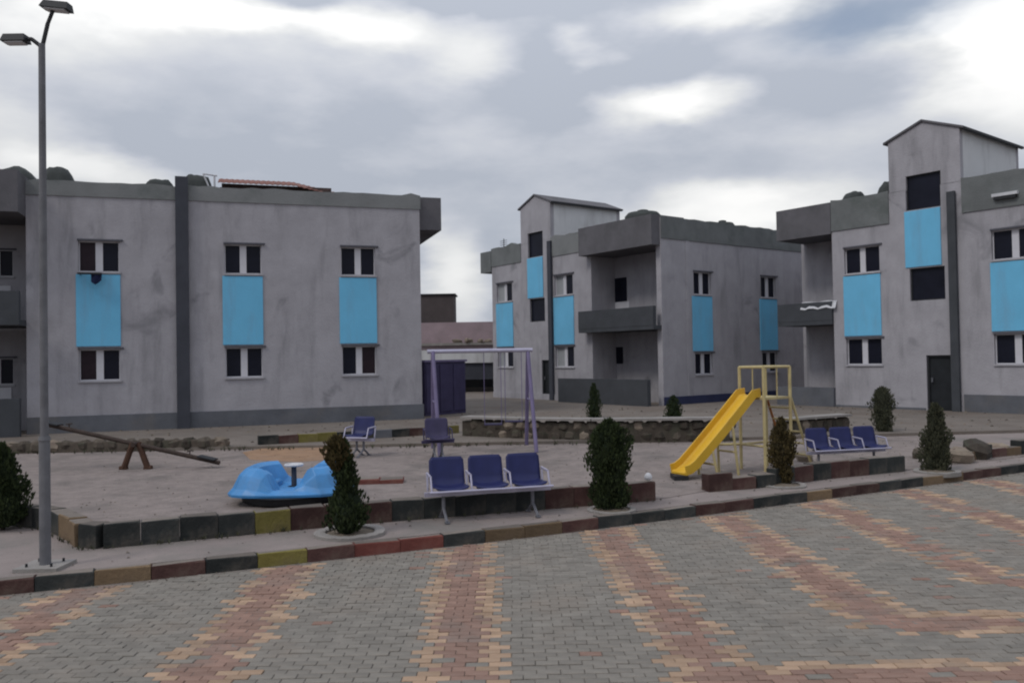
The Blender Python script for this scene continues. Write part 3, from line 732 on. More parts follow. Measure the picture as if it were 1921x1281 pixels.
# white laundry on the balcony, white vent box on the parapet
q = FC.P(FC.u(1538, 565), .015, 3.83)
m = MB()
for i in range(9):
    for j in range(3):
        m.v.append((-.7 + i * .17, (-.115, .0, .115)[j] + .01 * math.sin(i * 2), (-.20 - .03 * math.sin(i * 1.9), .05 + .015 * math.sin(i * 1.3), -.26 - .05 * math.sin(i * 1.1))[j]))
n0 = len(m.v); m.v += [(x, y_, z_ - .012) for x, y_, z_ in m.v]
for i in range(8):
    for j in range(2):
        a = i * 3 + j; m.face([a, a + 3, a + 4, a + 1]); m.face([n0 + a, n0 + a + 1, n0 + a + 4, n0 + a + 3])
o = m.build('blanket', WHITEM, None, True); o.location = q; o.rotation_euler = (0, 0, FC.rz)
tag(o, 'white blanket folded over the upper balcony wall left of the right block', 'blanket')
q = FC.P(FC.u(1888, 362), .05, FC.z(1888, 368)); v = thing('vent_box', 'long white vent box under the parapet at the far right', 'vent', q, FC.rz)
m = MB(); m.box(-.35, .35, -.12, 0, .0, .09); child('vent_cover', m.mesh('vent_cover', WHITEM), v)  # housing of the white vent box
m = MB(); m.box(-.3, .3, -.10, 0, -.09, -.002); child('bracket', m.mesh('bracket', DARKM), v)

# ---- things on the roofs
def heap(px0, px1, F, n, ztop, label, flat=.6, mt=TANK, seed=1):
    u0, u1 = F.u(px0, 340), F.u(px1, 340); L = abs(u1 - u0); r = random.Random(seed)
    m = MB(); kx_, ky_ = 12, 8; W = min(1.4, L); zb = ZT - .5; H_ = ztop - zb
    for i in range(kx_ + 1):
        for j in range(ky_ + 1):
            a = i / kx_ * 2 - 1; b = j / ky_ * 2 - 1
            hgt = (max(0, 1 - abs(a) ** (2 / (1 - flat + .2)))) ** .55 * max(0, (1 - abs(b) ** 3)) ** .5
            hgt *= 1 + (r.uniform(-.04, .04) if 0 < hgt < 1 else 0)
            m.v.append(F.P((u0 + u1) / 2 + a * L / 2, -n - W / 2 + b * W / 2 * -1, zb + H_ * hgt))
    for i in range(kx_):
        for j in range(ky_):
            q = i * (ky_ + 1) + j; m.face([q, q + ky_ + 1, q + ky_ + 2, q + 1])
    m.v += [F.P(u0, -n, zb - .02), F.P(u1, -n, zb - .02), F.P(u1, -n - W, zb - .02), F.P(u0, -n - W, zb - .02)]; k = len(m.v); m.face([k - 1, k - 2, k - 3, k - 4])
    c = F.P((u0 + u1) / 2, -n - W / 2, zb)
    return tag(m.build('roof_mound', mt, None, True, loc=c), label, 'roof cover')
heap(58, 136, FA, .3, 7.86, 'dark rounded cover on the left roof just right of the lamp post', .5, seed=1)
heap(-60, 60, FA, .9, 7.95, 'dark rounded cover on the loggia roof at the left frame edge', .3, seed=2)
heap(258, 330, FA, .3, 7.62, 'low dark cover on the left roof left of the dark wall strip', .7, seed=3)
heap(334, 400, FA, .3, 7.80, 'flat topped dark cover on the left roof above the dark wall strip', .8, seed=4)
def tank(px, Y, ztop, r, h, label):
    c = Pt(px, Y); m = MB(); m.lathe([(r * .96, ztop - h), (r, ztop - h + .05), (r, ztop - .22), (r * .82, ztop - .07), (r * .35, ztop - .02), (r * .3, ztop)], 24, (c.x, c.y))
    t = thing('water_tank', label, 'water tank', (c.x, c.y, ztop - h)); m.build('tank_body', TANK, t, True)
    m = MB(); m.lathe([(r * .3, ztop + .001), (r * .3, ztop + .04), (r * .2, ztop + .06)], 16, (c.x, c.y)); m.build('lid', TANK, t)
tank(1211, 33.8, 7.98, .75, 1.15, 'dark round water tank on the middle roof above the loggia')
tank(1360, 35.6, 7.78, .55, .95, 'small dark round water tank on the middle right wing roof')
heap(1566, 1606, FC, .15, 7.62, 'squat dark cover on the right roof beside the loggia canopy', .85, seed=6)
heap(1630, 1674, FC, .2, 7.78, 'dark humped cover on the right roof against the stair tower', .6, seed=8)
# rust sheet on roof A
u0, u1 = FA.u(408, 330), FA.u(640, 345)
sh = thing('roof_sheet', 'rust red corrugated sheet roof lying on top of the left building', 'roof sheet', FA.P((u0 + u1) / 2, -1.2, ZT))
m = MB(); nn = 46
for i in range(nn + 1):
    a = u0 + (u1 - u0) * i / nn; zz = ZT + .54 - .0 * i / nn + .02 * (i % 2) - (0 if i < nn * .62 else .28 * (i - nn * .62) / (nn * .38))
    for (n_, dz) in ((-.25, -.30), (-1.5, .06)):
        m.v.append(FA.P(a, n_, zz + dz)); m.v.append(FA.P(a, n_, zz + dz - .02))
for i in range(nn):
    o = i * 4; m.face([o, o + 4, o + 6, o + 2]); m.face([o + 1, o + 3, o + 7, o + 5]); m.face([o, o + 1, o + 5, o + 4])
m.build('sheet', RUST, sh)
m = MB(); FA.box(m, u0 + .05, u1 - .1, -.42, -.3, ZT - .4, ZT + .1); FA.box(m, u0 + .05, u1 - .8, -2.3, -2.2, ZT - .4, ZT + .38); m.build('support', RUSTBR, sh)
m = MB(); FA.box(m, u0 + .1, u0 + (u1 - u0) * .93, -.62, -.5, ZT - .3, ZT + .26); m.build('fascia', mat('brown_fascia', (.085, .06, .055), .9, .3, 3), sh)
m = MB(); m.tube(FA.P(u0 - .22, -.4, ZT + .02), FA.P(u0 - .42, -.4, ZT + .5), .025); m.tube(FA.P(u0 - .42, -.4, ZT + .5), FA.P(u0 - .02, -.4, ZT + .46), .025)
m.tube(FA.P(u0 - .1, -.4, ZT - .4), FA.P(u0 - .1, -.4, ZT + .44), .03); m.build('prop', WHITEM, sh)
# antenna at the left end of B
an = thing('antenna', 'thin roof antenna at the left end of the middle building', 'antenna', FB.P(.2, -.6, ZT - .5))
m = MB(); m.tube(FB.P(.2, -.6, ZT - .5), FB.P(.2, -.6, ZT + .6), .02); m.build('mast', DARKM, an)
m = MB()
for k in range(4): m.tube(FB.P(.2 - .3, -.6, ZT + .2 + k * .1), FB.P(.2 + .25, -.6, ZT + .2 + k * .1), .012, k=6)
m.build('element', DARKM, an)

# ---- low building in the gap
FG = Facade(Pt(760, 46), Pt(1000, 46))
gb = thing('garage_building', 'low pinkish building with dark garage opening in gap between left and middle blocks', 'building', (*FG.P(3, 0, 0)[:2], .1))
def gz_(py): return FG.z(860, py)
PINK = mat('pinkish_plaster', (.30, .235, .245), .9, .12, 1, .3, 15, dirt=(.2, .17, .17), dirt_amt=.5)
g0, g1 = FG.u(845), FG.u(925)
m = MB(); FG.wall(m, FG.u(740), FG.u(990), .1, gz_(656), [(g0, g1, .95 if False else .1, gz_(681)), (FG.u(796), FG.u(835), .1, gz_(690))], .25); m.build('wall', WALLW, gb)
m = MB(); FG.box(m, FG.u(740), FG.u(990), -3.2, -3.0, gz_(656), gz_(600)); FG.box(m, FG.u(740), FG.u(990), -3.0, .0, gz_(656) + .002, gz_(648)); m.build('upper_wall', PINK, gb)
m = MB(); FG.box(m, FG.u(740), FG.u(990), -.2, .12, gz_(648) + .003, gz_(643)); m.build('ledge', CONC, gb)
m = MB(); FG.box(m, g0 + .02, g1 - .02, -.2, -.12, .9, gz_(681)); m.build('opening_dark', STRIP, gb)  # dark sheet painted as the shade inside the open garage
m = MB(); FG.box(m, FG.u(798), FG.u(833), -.2, -.12, .1, gz_(690)); m.build('door', PURPD, gb)
m = MB(); FG.box(m, FG.u(740), FG.u(990), -8, -3.21, gz_(612), gz_(604)); FG.box(m, FG.u(740), FG.u(741), -8, 0, .1, gz_(656)); FG.box(m, FG.u(989), FG.u(990), -8, 0, .1, gz_(656)); FG.box(m, FG.u(740), FG.u(990), -8.2, -8.01, .1, gz_(604)); m.build('roof', ROOFC, gb)
bx = thing('roof_hut', 'dark brown box hut on the roof of the low building in the gap', 'roof hut', FG.P(FG.u(805), -4, gz_(604)))
m = MB(); FG.box(m, FG.u(770, 580), FG.u(835, 580) + .25, -5.5, -3.6, gz_(604) + .002, FG.z(815, 556) + .35); m.build('hut_wall', mat('brown_box', (.075, .062, .06), .9, .15, 2), bx)
m = MB(); FG.box(m, FG.u(770, 580) - .1, FG.u(835, 580) + .35, -5.6, -3.5, FG.z(815, 556) + .352, FG.z(815, 556) + .42); m.build('hut_roof', DARKM, bx)
# rubble things on the ledge
for k, (px, s, mm) in enumerate([(858, .32, SMP[0]), (880, .38, SMP[1]), (902, .3, SMP[2]), (916, .26, SMP[3])]):
    o = bpy.data.objects.new('sandbag', mm); COL.objects.link(o); q = FG.P(FG.u(px), -.05, gz_(643) + s * .26); o.location = q; o.scale = (s * 2.0, s, s * .8); o.rotation_euler = (.1 * k, .1, k)
    tag(o, ['pale sack leftmost on the ledge above the garage opening', 'larger pale sack second from left on ledge above garage opening', 'pale sack third from left on ledge above garage opening', 'small pale sack rightmost on ledge above garage opening'][k], 'sack', 'sacks lying on the garage ledge')
lo = MB(); FG.box(lo, FG.u(868), FG.u(926), 3.0, 3.2, .15, FG.z(895, 745) * .93); tag(lo.build('garden_wall', CONC, None, bevel=.02), 'low pale concrete wall before the dark garage opening', 'low wall')
# tall purple metal cabinets
FV = Facade(Pt(796, 27.5), Pt(872, 29.0))
cb = thing('metal_kiosk', 'tall dark purple metal kiosk at the right corner of left building', 'kiosk', (*FV.P(FV.len / 2, 0, 0)[:2], .19))
m = MB(); FV.box(m, 0, FV.len, -1.2, 0, .19, 1.98); m.build('body', PURPD, cb, bevel=.01)
for i in range(3):
    a = FV.len * (i + .06) / 3; b_ = FV.len * (i + .94) / 3
    m = MB(); FV.box(m, a, b_, .001, .03, .3, 1.9); m.build('panel', PURPD, cb, bevel=.008)
m = MB(); FV.box(m, -.05, FV.len + .05, -1.25, .05, 1.982, 2.05); m.build('lid', PURPLE, cb)

# ------------------------------------------------------------------ shrubs
def shrub(px, py, zg, h, prof, leaf, label, n=2600, lean=(0, 0), seed=1, loc=None, fs=.024, gap=.0):
    r = random.Random(seed); q = loc if loc is not None else G(px, py, zg)
    t = thing('conifer_shrub', label, 'shrub', (q.x, q.y, zg), r.uniform(0, 6.28) * 0, 'clipped conifer shrubs round the playground')
    def rad(s):
        for (a, ra), (b, rb) in zip(prof, prof[1:]):
            if a <= s <= b: return ra + (rb - ra) * (s - a) / (b - a)
        return 0
    ph = [r.uniform(0, 6.28) for _ in range(8)]
    def lump(an, s): return 1 + .19 * math.sin(3 * an + 7 * s + ph[0]) + .15 * math.sin(5 * an - 13 * s + ph[1]) + .12 * math.sin(2 * an + 19 * s + ph[2])
    m = MB()
    for i in range(int(n * 1.5)):
        s = prof[0][0] + (prof[-1][0] - prof[0][0]) * r.random()
        R_ = rad(s) * .95
        if R_ < .004 or r.random() > (R_ / max(p[1] for p in prof)) ** .8 + .12: continue
        an = r.uniform(0, 2 * math.pi)
        if gap and (math.sin(an * 2 + s * 11 + ph[3]) + math.sin(s * 23 + ph[4] + an)) * .5 > 1 - gap: continue
        k = r.random() ** .38
        rr = R_ * k * lump(an, s) * r.uniform(.9, 1.12)
        c = Vector((math.cos(an) * rr + lean[0] * s * s, math.sin(an) * rr + lean[1] * s * s, s * h))
        up = Vector((math.cos(an) * r.uniform(.1, .7), math.sin(an) * r.uniform(.1, .7), 1) ).normalized()
        sd = up.cross(Vector((r.gauss(0, 1), r.gauss(0, 1), r.gauss(0, .3)))).normalized()
        L = fs * r.uniform(1.2, 2.6); W = fs * r.uniform(.35, .75)
        clump = .5 + .5 * math.sin(4 * an + 9 * s + ph[5]) * math.sin(17 * s + ph[6])
        tint = min(1, max(.02, .20 + .35 * clump + r.uniform(-.2, .35)))
        b = c + up * L
        m.add([c - sd * W * .3, c + sd * W * .3, c + up * L * .55 + sd * W, b, c + up * L * .55 - sd * W], [(0, 1, 2, 3, 4)], 0, tint)
    child('foliage', m.mesh('foliage', leaf), t)
    # dark core in the deepest leaf tone, keeps the crown from being hollow
    m = MB(); pr = [(max(.01, rad(s_) * .62), s_ * h) for s_ in [prof[0][0] + (prof[-1][0] - prof[0][0]) * i / 14 for i in range(15)]]
    k = 14; o = 0
    for (rr, zz) in pr:
        s_ = zz / h
        for i in range(k):
            an = 2 * math.pi * i / k; w = rr * lump(an, s_) * r.uniform(.85, 1.1); m.v.append((math.cos(an) * w + lean[0] * s_ * s_, math.sin(an) * w + lean[1] * s_ * s_, zz))
    for j in range(14):
        for i in range(k):
            nx = (i + 1) % k; m.face([j * k + i, j * k + nx, (j + 1) * k + nx, (j + 1) * k + i], 0, .05)
    child('crown_core', m.mesh('crown_core', leaf), t)
    m = MB(); m.tube((0, 0, -.05), (lean[0] * .15, lean[1] * .15, h * .4), .028, .014); child('trunk', m.mesh('trunk', BARK), t)
    return t
CONE = [(.03, .6), (.12, .95), (.35, 1.0), (.6, .82), (.8, .52), (.93, .25), (1, .04)]
def pr(w, base=CONE): return [(a, b * w) for a, b in base]
EGG = [(.02, .62), (.15, .8), (.45, .88), (.62, 1.0), (.8, .85), (.93, .5), (1, .1)]
shrub(5, 992, .13, 1.02, pr(.27), LEAF, 'dark green bushy shrub cut by the left frame edge', 4200, seed=3)
t = shrub(652, 1002, .13, 1.05, [(.02, .12), (.10, .22), (.26, .25), (.38, .18), (.46, .12), (.58, .13), (.68, .12), (.8, .10), (.92, .07), (1, .02)], LEAF, 'ragged lopsided shrub in a round stone ring in front of blue roundabout', 3200, lean=(-.04, 0), seed=5, gap=.35)
t2 = shrub(652, 1002, .13, .40, [(0, .04), (.2, .12), (.5, .15), (.8, .12), (1, .03)], LEAFB, 'x', 900, seed=6)
for ch in list(t2.children):
    if ch.name.startswith('foliage'): ch.parent = t; ch.location = (-.10, -.02, .70); ch['label'] = 'dry brown upper left clump of the crown'
    else: bpy.data.objects.remove(ch)
bpy.data.objects.remove(t2)
shrub(1145, 955, .13, 1.13, [(.02, .20), (.12, .23), (.35, .22), (.5, .25), (.66, .29), (.8, .24), (.92, .15), (1, .04)], LEAF, 'thick dark green shrub right of the front blue bench', 5200, seed=9)
shrub(1468, 908, .13, .98, [(.0, .08), (.1, .16), (.25, .13), (.45, .19), (.62, .2), (.8, .12), (1, .02)], LEAFB, 'slim brownish shrub in front of the slide ladder', 2600, seed=12, gap=.25)
shrub(1757, 882, .13, 1.08, [(.0, .20), (.12, .22), (.45, .22), (.60, .17), (.72, .12), (.9, .09), (1, .03)], LEAFG, 'grey green tapering shrub on the sidewalk at far right', 3800, seed=14)
shrub(1657, 812, .15, 1.08, pr(.27, EGG), LEAFG, 'grey green egg shaped shrub behind the right blue bench', 2600, seed=16)
shrub(1115, 0, .19, 1.05, pr(.3, [(0, .7), (.3, .8), (.45, .62), (.6, .5), (.8, .4), (1, .1)]), LEAF, 'small dark shrub behind the pale coping below the loggia', 1500, seed=18, loc=G(1115, 784, .19))
shrub(1264, 0, .19, .72, pr(.26), LEAF, 'small dark shrub beside the blue plinth behind the stone wall', 1200, seed=20, loc=G(1264, 789, .19))
# planter rings
def ring(px, py, r0, r1, label, h=.035):
    q = G(px, py, .13); m = MB(); k = 40; rnd_ = random.Random(int(px))
    prof = [(r1, -.05), (r1, h * .8), (r1 - .02, h), (r0 + .02, h), (r0, h * .8), (r0, -.05)]
    for (rr, zz) in prof:
        for i in range(k):
            an = 2 * math.pi * i / k; w = 1 + .02 * math.sin(5 * an + px); m.v.append((q.x + rr * w * math.cos(an), q.y + rr * w * math.sin(an), .13 + zz + (rnd_.uniform(-.006, .006) if zz > 0 else 0)))
    for j in range(5):
        for i in range(k): n_ = (i + 1) % k; m.face([j * k + i, j * k + n_, (j + 1) * k + n_, (j + 1) * k + i])
    t = thing('planter_ring', label, 'planter ring', (q.x, q.y, .13)); m.build('rim', CONC, t)
    m = MB(); m.lathe([(r0 - .002, .09), (r0 - .002, .134), (r0 * .5, .145), (.02, .155)], 28, (q.x, q.y), 0, .03); m.build('soil', EARTH, t)
ring(657, 1000, .28, .40, 'round pale concrete planter ring at foot of the ragged shrub')
ring(1147, 956, .24, .31, 'round low concrete planter ring at foot of the thick shrub', .02)
ring(1470, 910, .24, .33, 'low dark planter ring at foot of the slim brownish shrub', .02)
ring(1757, 884, .26, .35, 'low planter ring at foot of grey green shrub at far right', .02)

# ------------------------------------------------------------------ lamp post
q = G(85, 1063, .13)
lp = thing('street_lamp', 'tall grey street lamp post with two lamp heads at the left', 'street lamp', q)
m = MB(); m.tube((0, 0, .02), (0, 0, 1.25), .052, .05, 16); m.tube((0, 0, 1.25), (0, 0, 5.15), .038, .031, 16); m.tube((0, 0, 1.235), (0, 0, 1.275), .057, .05, 16); child('pole', m.mesh('pole', POLE, smooth=False), lp)
m = MB(); m.box(-.21, .21, -.19, .19, -.02, .028); child('base_plate', m.mesh('base_plate', CONC), lp)
m = MB()
for a in (-.12, .12):
    for b_ in (-.11, .11): m.tube((a, b_, .028), (a, b_, .06), .012, k=6)
child('bolt', m.mesh('bolt', DARKM), lp)
m = MB(); m.tube((0, 0, 5.12), (-.10, 0, 5.2), .02); m.tube((-.10, 0, 5.2), (-.16, 0, 5.2), .02)
m.tube((0, 0, 5.1), (.06, 0, 5.35), .02); m.tube((.06, 0, 5.35), (.12, 0, 5.50), .018); child('arm', m.mesh('arm', DARKM), lp)
for (cx_, cz, ry) in ((-.26, 5.2, 0), (.15, 5.52, .12)):
    m = MB(); w = .12 if cx_ < 0 else .14
    m.hexa([(-w, -.07, -.03), (w, -.07, -.03), (w, .07, -.03), (-w, .07, -.03), (-w * .8, -.05, .04), (w * .9, -.05, .04), (w * .9, .05, .04), (-w * .8, .05, .04)])
    hd = child('lamp_head', m.mesh('lamp_head', DARKM), lp, (cx_, 0, cz), (0, ry, 0))
    m = MB(); m.box(-w * .75, w * .75, -.05, .05, -.045, -.031); child('lens', m.mesh('lens', WHITEM), hd)

# ------------------------------------------------------------------ benches
def seat_shell(w=.44):
    prof = [(-.235, .415), (-.22, .435), (-.12, .425), (0, .415), (.10, .425), (.15, .46), (.175, .53), (.20, .64), (.225, .76), (.235, .80)]
    m = MB(); K = 10; n = len(prof); sv = [0]
    for a, b in zip(prof, prof[1:]): sv.append(sv[-1] + math.dist(a, b))
    T = sv[-1]
    for layer in (0, -.014):
        for j, (y_, z_) in enumerate(prof):
            s = sv[j] / T; e = min(s, 1 - s); sh_ = 1 - .16 * max(0, 1 - e / .08) ** 2
            if .42 < s < .52: sh_ *= .93
            for i in range(K + 1):
                a = i / K * 2 - 1; dip = .03 * a * a
                m.v.append((a * w / 2 * sh_, y_ - (dip if s > .5 else 0) + (0 if s < .5 else -layer * .9), z_ + (dip if s <= .5 else 0) + (layer if s < .5 else 0)))
    for j in range(n - 1):
        for i in range(K):
            q = j * (K + 1) + i; m.face([q, q + 1, q + K + 2, q + K + 1]); o = n * (K + 1); m.face([o + q, o + q + K + 1, o + q + K + 2, o + q + 1])
    o = n * (K + 1)
    for i in range(K):
        m.face([i + 1, i, o + i, o + i + 1]); q = (n - 1) * (K + 1) + i; m.face([q, q + 1, o + q + 1, o + q])
    for j in range(n - 1):
        q = j * (K + 1); m.face([q, q + K + 1, o + q + K + 1, o + q]); q += K; m.face([q + K + 1, q, o + q, o + q + K + 1])
    return m.mesh('seat', NAVY, smooth=True)
SEAT = seat_shell(.475)
def bench(n, loc, rz, label, sc=1.0, group=None):
    t = thing('bench', label, 'bench', loc, rz, group); t.scale = (sc, sc, sc)
    pitch = .53; W = pitch * (n - 1)
    for i in range(n):
        x = -W / 2 + i * pitch; child('seat', SEAT, t, (x, 0, 0))
        m = MB(); m.box(-.14, .14, -.15, .12, .375, .398); child('seat_bracket', m.mesh('seat_bracket', GALV), t, (x, 0, 0))
    for i in range(n + 1):
        x = -W / 2 + (i - .5) * pitch
        m = MB(); m.tube((0, .12, .37), (0, .17, .60), .015); m.tube((0, .17, .60), (0, -.12, .585), .016); m.tube((0, -.12, .585), (0, -.2, .39), .013)
        child('armrest', m.mesh('armrest', CHROME), t, (x, 0, 0))
    m = MB(); m.box(-W / 2 - .33, W / 2 + .33, -.03, .03, .315, .372); child('beam', m.mesh('beam', CHROME), t)
    m = MB(); m.tube((-W / 2 - .3, -.235, .40), (W / 2 + .3, -.235, .40), .017); child('front_rail', m.mesh('front_rail', CHROME), t)
    for x in (-W / 2 - .08, W / 2 + .08):
        m = MB(); m.tube((0, 0, .32), (0, .0, .14), .025); m.tube((0, 0, .15), (0, -.24, .015), .02); m.tube((0, 0, .15), (0, .22, .015), .02)
        m.box(-.03, .03, -.27, -.21, 0, .02); m.box(-.03, .03, .19, .25, 0, .02); child('leg', m.mesh('leg', GALV), t, (x, 0, 0))
    return t
a, b_ = G(812, 980, .13), G(1012, 966, .13); mid = (a + b_) / 2; dv = b_ - a
bench(3, (mid.x + .02, mid.y + .12, .13), math.atan2(dv.y, dv.x), 'navy three seat metal bench at front facing the road', .93)
a, b_ = G(1530, 888, .13), G(1668, 879, .13); mid = (a + b_) / 2; dv = b_ - a
bench(3, (mid.x, mid.y + .25, .13), math.atan2(dv.y, dv.x) * .8, 'navy three seat bench at right behind the low maroon wall', .86)
q = G(676, 856, .13); bench(1, (q.x, q.y, .13), -.35, 'single navy seat standing far back above the ragged shrub')
q = G(822, 860, .13); t = bench(1, (q.x, q.y, .13), .25, 'single dark purple seat at the left legs of the swing frame', .98)
for ch in t.children:
    if ch.name.startswith('seat') and len(ch.data.materials) and ch.data.materials[0] == NAVY:
        ch.data = ch.data.copy(); ch.data.materials[0] = PURPD
    elif ch.data.materials[0] == CHROME: ch.data.materials[0] = PURPD

# ------------------------------------------------------------------ blue roundabout
q = G(534, 948, .13)
mg = thing('roundabout', 'bright blue plastic playground roundabout with centre wheel beside the low wall', 'roundabout', (q.x, q.y + .5, .13)); mg.scale = (.88, .88, .9)
m = MB(); K = 32
def hump(an): 
    c = abs(math.cos(an - .05)); x = min(1, max(0, (c - .22) / .30)); return x * x * (3 - 2 * x)
rows = []
prof_n = 12
for j in range(prof_n):
    rows.append([])
    for i in range(K):
        an = 2 * math.pi * i / K; h_ = hump(an); top = .19 + .33 * h_
        P = [(.10, .17), (.38, .17), (.44, .19), (.49, .20 + .14 * h_), (.53, .20 + .28 * h_), (.57, top - .03), (.61, top), (.68, top - .015), (.77, .20 + .22 * h_), (.86, .17 + .06 * h_), (.93, .15), (.92, .11)][j]
        sq = (abs(math.cos(an)) ** 4 + abs(math.sin(an)) ** 4) ** -.25 if j > 2 else 1; sq = 1 + (sq - 1) * min(1, (j - 2) / 5)
        m.v.append((P[0] * sq * 1.02 * math.cos(an), P[0] * sq * .86 * math.sin(an), P[1] + .04))
for j in range(prof_n - 1):
    for i in range(K): n_ = (i + 1) % K; m.face([j * K + i, (j + 1) * K + i, (j + 1) * K + n_, j * K + n_])
body = child('tub', m.mesh('tub', BLUEP, smooth=False), mg); bv = body.modifiers.new('bevel', 'BEVEL'); bv.width = .012; bv.segments = 2; bv.limit_method = 'ANGLE'; bv.angle_limit = .35
m = MB(); m.lathe([(.70, -.02), (.80, .03), (.83, .12), (.90, .145)], 40); child('base', m.mesh('base', DARKM), mg)
m = MB(); m.tube((0, 0, .1), (0, 0, .53), .045, .04, 14); child('post', m.mesh('post', STRIP), mg)
m = MB()
for i in range(24):
    a0, a1 = 2 * math.pi * i / 24, 2 * math.pi * (i + 1) / 24; m.tube((.14 * math.cos(a0), .14 * math.sin(a0), .545), (.14 * math.cos(a1), .14 * math.sin(a1), .545), .018, k=6)
m.lathe([(.11, .528), (.12, .542), (.05, .56)], 24); child('wheel', m.mesh('wheel', WHITEM), mg)
for s_ in (-1, 1):
    m = MB(); m.box(-.12, .12, -.30, .30, .17, .30); sc_ = child('bench_seat', m.mesh('bench_seat', BLUEP), mg, (s_ * .38, 0, 0)); bv = sc_.modifiers.new('bevel', 'BEVEL'); bv.width = .05; bv.segments = 3

# ------------------------------------------------------------------ seesaw
q = G(250, 880, .13); ss = thing('seesaw', 'dark rusty iron seesaw tilted down to the right', 'seesaw', (q.x, q.y, .13))
Yq = q.y
def at(px, py, Y=Yq):
    r = ray(px, py); t = Y / r.y; return Vector((r.x * t, Y, EYE + r.z * t)) - Vector((q.x, q.y, .13))
pa, pb = at(84, 795), at(412, 868)
pb.y += .0
m = MB(); 
dv = (pb - pa); 
m.tube(pa, pb, .042, k=8); child('beam', m.mesh('beam', RUSTBR), ss)
pc = pa + dv * .52
for sx in (-1, 1):
    m = MB(); foot = Vector((pc.x + sx * .23, 0, .0))
    m.tube((pc.x + sx * .05, pc.y, pc.z + .03), (foot.x, .0, .0), .055, .06, k=8)
    m.tube((foot.x - .07, 0, .02), (foot.x + .07, 0, .02), .05, k=8)
    child('leg', m.mesh('leg', mat('rust_leg', (.07, .035, .022), .8, .3, 8)), ss)
m = MB(); m.tube((pc.x, pc.y - .12, pc.z), (pc.x, pc.y + .12, pc.z), .045, k=10); child('pivot', m.mesh('pivot', RUSTBR), ss)
for f_ in (.04, .93):
    p_ = pa + dv * f_
    m = MB(); m.box(-.16, .16, -.12, .12, -.012, .012); se = child('seat', m.mesh('seat', DARKM), ss, p_ + Vector((0, 0, .045)), (0, -math.atan2(dv.z, dv.x) * 1.0, 0))
    f2 = f_ + (.10 if f_ < .5 else -.10); p2 = pa + dv * f2
    m = MB(); m.tube((0, 0, 0), (0, 0, .10), .012, k=6); m.tube((0, -.1, .10), (0, .1, .10), .012, k=6); child('handle', m.mesh('handle', RUSTBR), ss, p2)

# ------------------------------------------------------------------ swing frame
q = G(900, 846, .13); sf = thing('swing_frame', 'tall pale purple tube swing frame with two swing seats', 'swing', (q.x, q.y, .13))
def at2(px, py, Y):
    r = ray(px, py); t = Y / r.y; return Vector((r.x * t, Y, EYE + r.z * t)) - Vector((q.x, q.y, .13))
TL, TR = at2(812, 656, q.y), at2(990, 660, q.y + .3)
zt = (TL.z + TR.z) / 2; TL.z = TR.z = zt
m = MB(); m.tube(TL - Vector((.12, 0, 0)), TR + Vector((.1, 0, 0)), .045, k=12); child('crossbeam', m.mesh('crossbeam', CHROME), sf)
for T_, dx in ((TL, .1), (TR, .05)):
    for sy, ddx in ((-1, dx + .08), (1, -dx)):
        m = MB(); m.tube((T_.x, T_.y, zt), (T_.x + ddx, T_.y + sy * .75, -.0), .042, .042, k=12); child('leg', m.mesh('leg', PURPLE), sf)
    m = MB(); m.tube((T_.x + dx * .4 + .02, T_.y - .36, zt * .5), (T_.x - dx * .5, T_.y + .36, zt * .5), .02, k=8); child('brace', m.mesh('brace', PURPLE), sf)
for fx, hz in ((.62, .55), (.84, .6)):
    P_ = TL.lerp(TR, fx)
    m = MB(); m.box(-.19, .19, -.09, .09, hz - .015, hz + .015); st = child('swing_seat', m.mesh('swing_seat', PURPD), sf, (P_.x, P_.y, 0))
    m = MB(); 
    for sx in (-.18, .18): m.tube((sx, 0, hz), (sx, 0, zt), .007, k=5)
    child('chain', m.mesh('chain', PURPLE), st)
red = thing('sand_border', 'low red painted border strip left of the front bench', 'border', (0, 0, 0))
lay_blocks(red, wall_line([G(668, 906, .13), G(800, 902, .13)], .38), 'block', .35, .07, .13, lambda i, p: REDP)

# ------------------------------------------------------------------ slide
q = G(1286, 898, .13); sd = thing('slide', 'yellow playground slide with square railed tower', 'slide', (q.x, q.y, .13))
rl = Vector((q.x, q.y, .13)); Y0 = q.y
def at3(px, py, Y):
    r = ray(px, py); t = Y / r.y; return Vector((r.x * t, Y, EYE + r.z * t)) - rl
bot = at3(1286, 884, Y0 + .05); top = at3(1402, 742, Y0 + .75)
ax = (top - bot); axh = Vector((ax.x, ax.y, 0)).normalized(); side = Vector((-axh.y, axh.x, 0))
# chute as a U profile swept down a line that flattens at the foot
path = [top + axh * .12 + Vector((0, 0, .005)), top, top - ax * .25 - Vector((0, 0, .01)), top - ax * .5 - Vector((0, 0, .015)), top - ax * .75 - Vector((0, 0, .01)), top - ax * .93, bot - axh * .03 + Vector((0, 0, .015)), bot - axh * .14 - Vector((0, 0, .005))]
W_ = .165
sec = [(-W_ - .02, .12), (-W_, .12), (-W_, .02), (-W_ + .03, 0), (W_ - .03, 0), (W_, .02), (W_, .12), (W_ + .02, .12), (W_ + .02, -.03), (-W_ - .02, -.03)]
m = MB(); nS = len(sec)
for k, p_ in enumerate(path):
    t_ = (path[min(k + 1, len(path) - 1)] - path[max(k - 1, 0)]).normalized(); up_ = side.cross(t_).normalized()
    if up_.z < 0: up_ = -up_
    for (a, b_) in sec: m.v.append(tuple(p_ + side * a + up_ * b_))
for k in range(len(path) - 1):
    for i in range(nS): n_ = (i + 1) % nS; m.face([k * nS + i, k * nS + n_, (k + 1) * nS + n_, (k + 1) * nS + i])
m.face(list(range(nS))); m.face([(len(path) - 1) * nS + i for i in range(nS)][::-1])
child('chute', m.mesh('chute', YEL), sd)
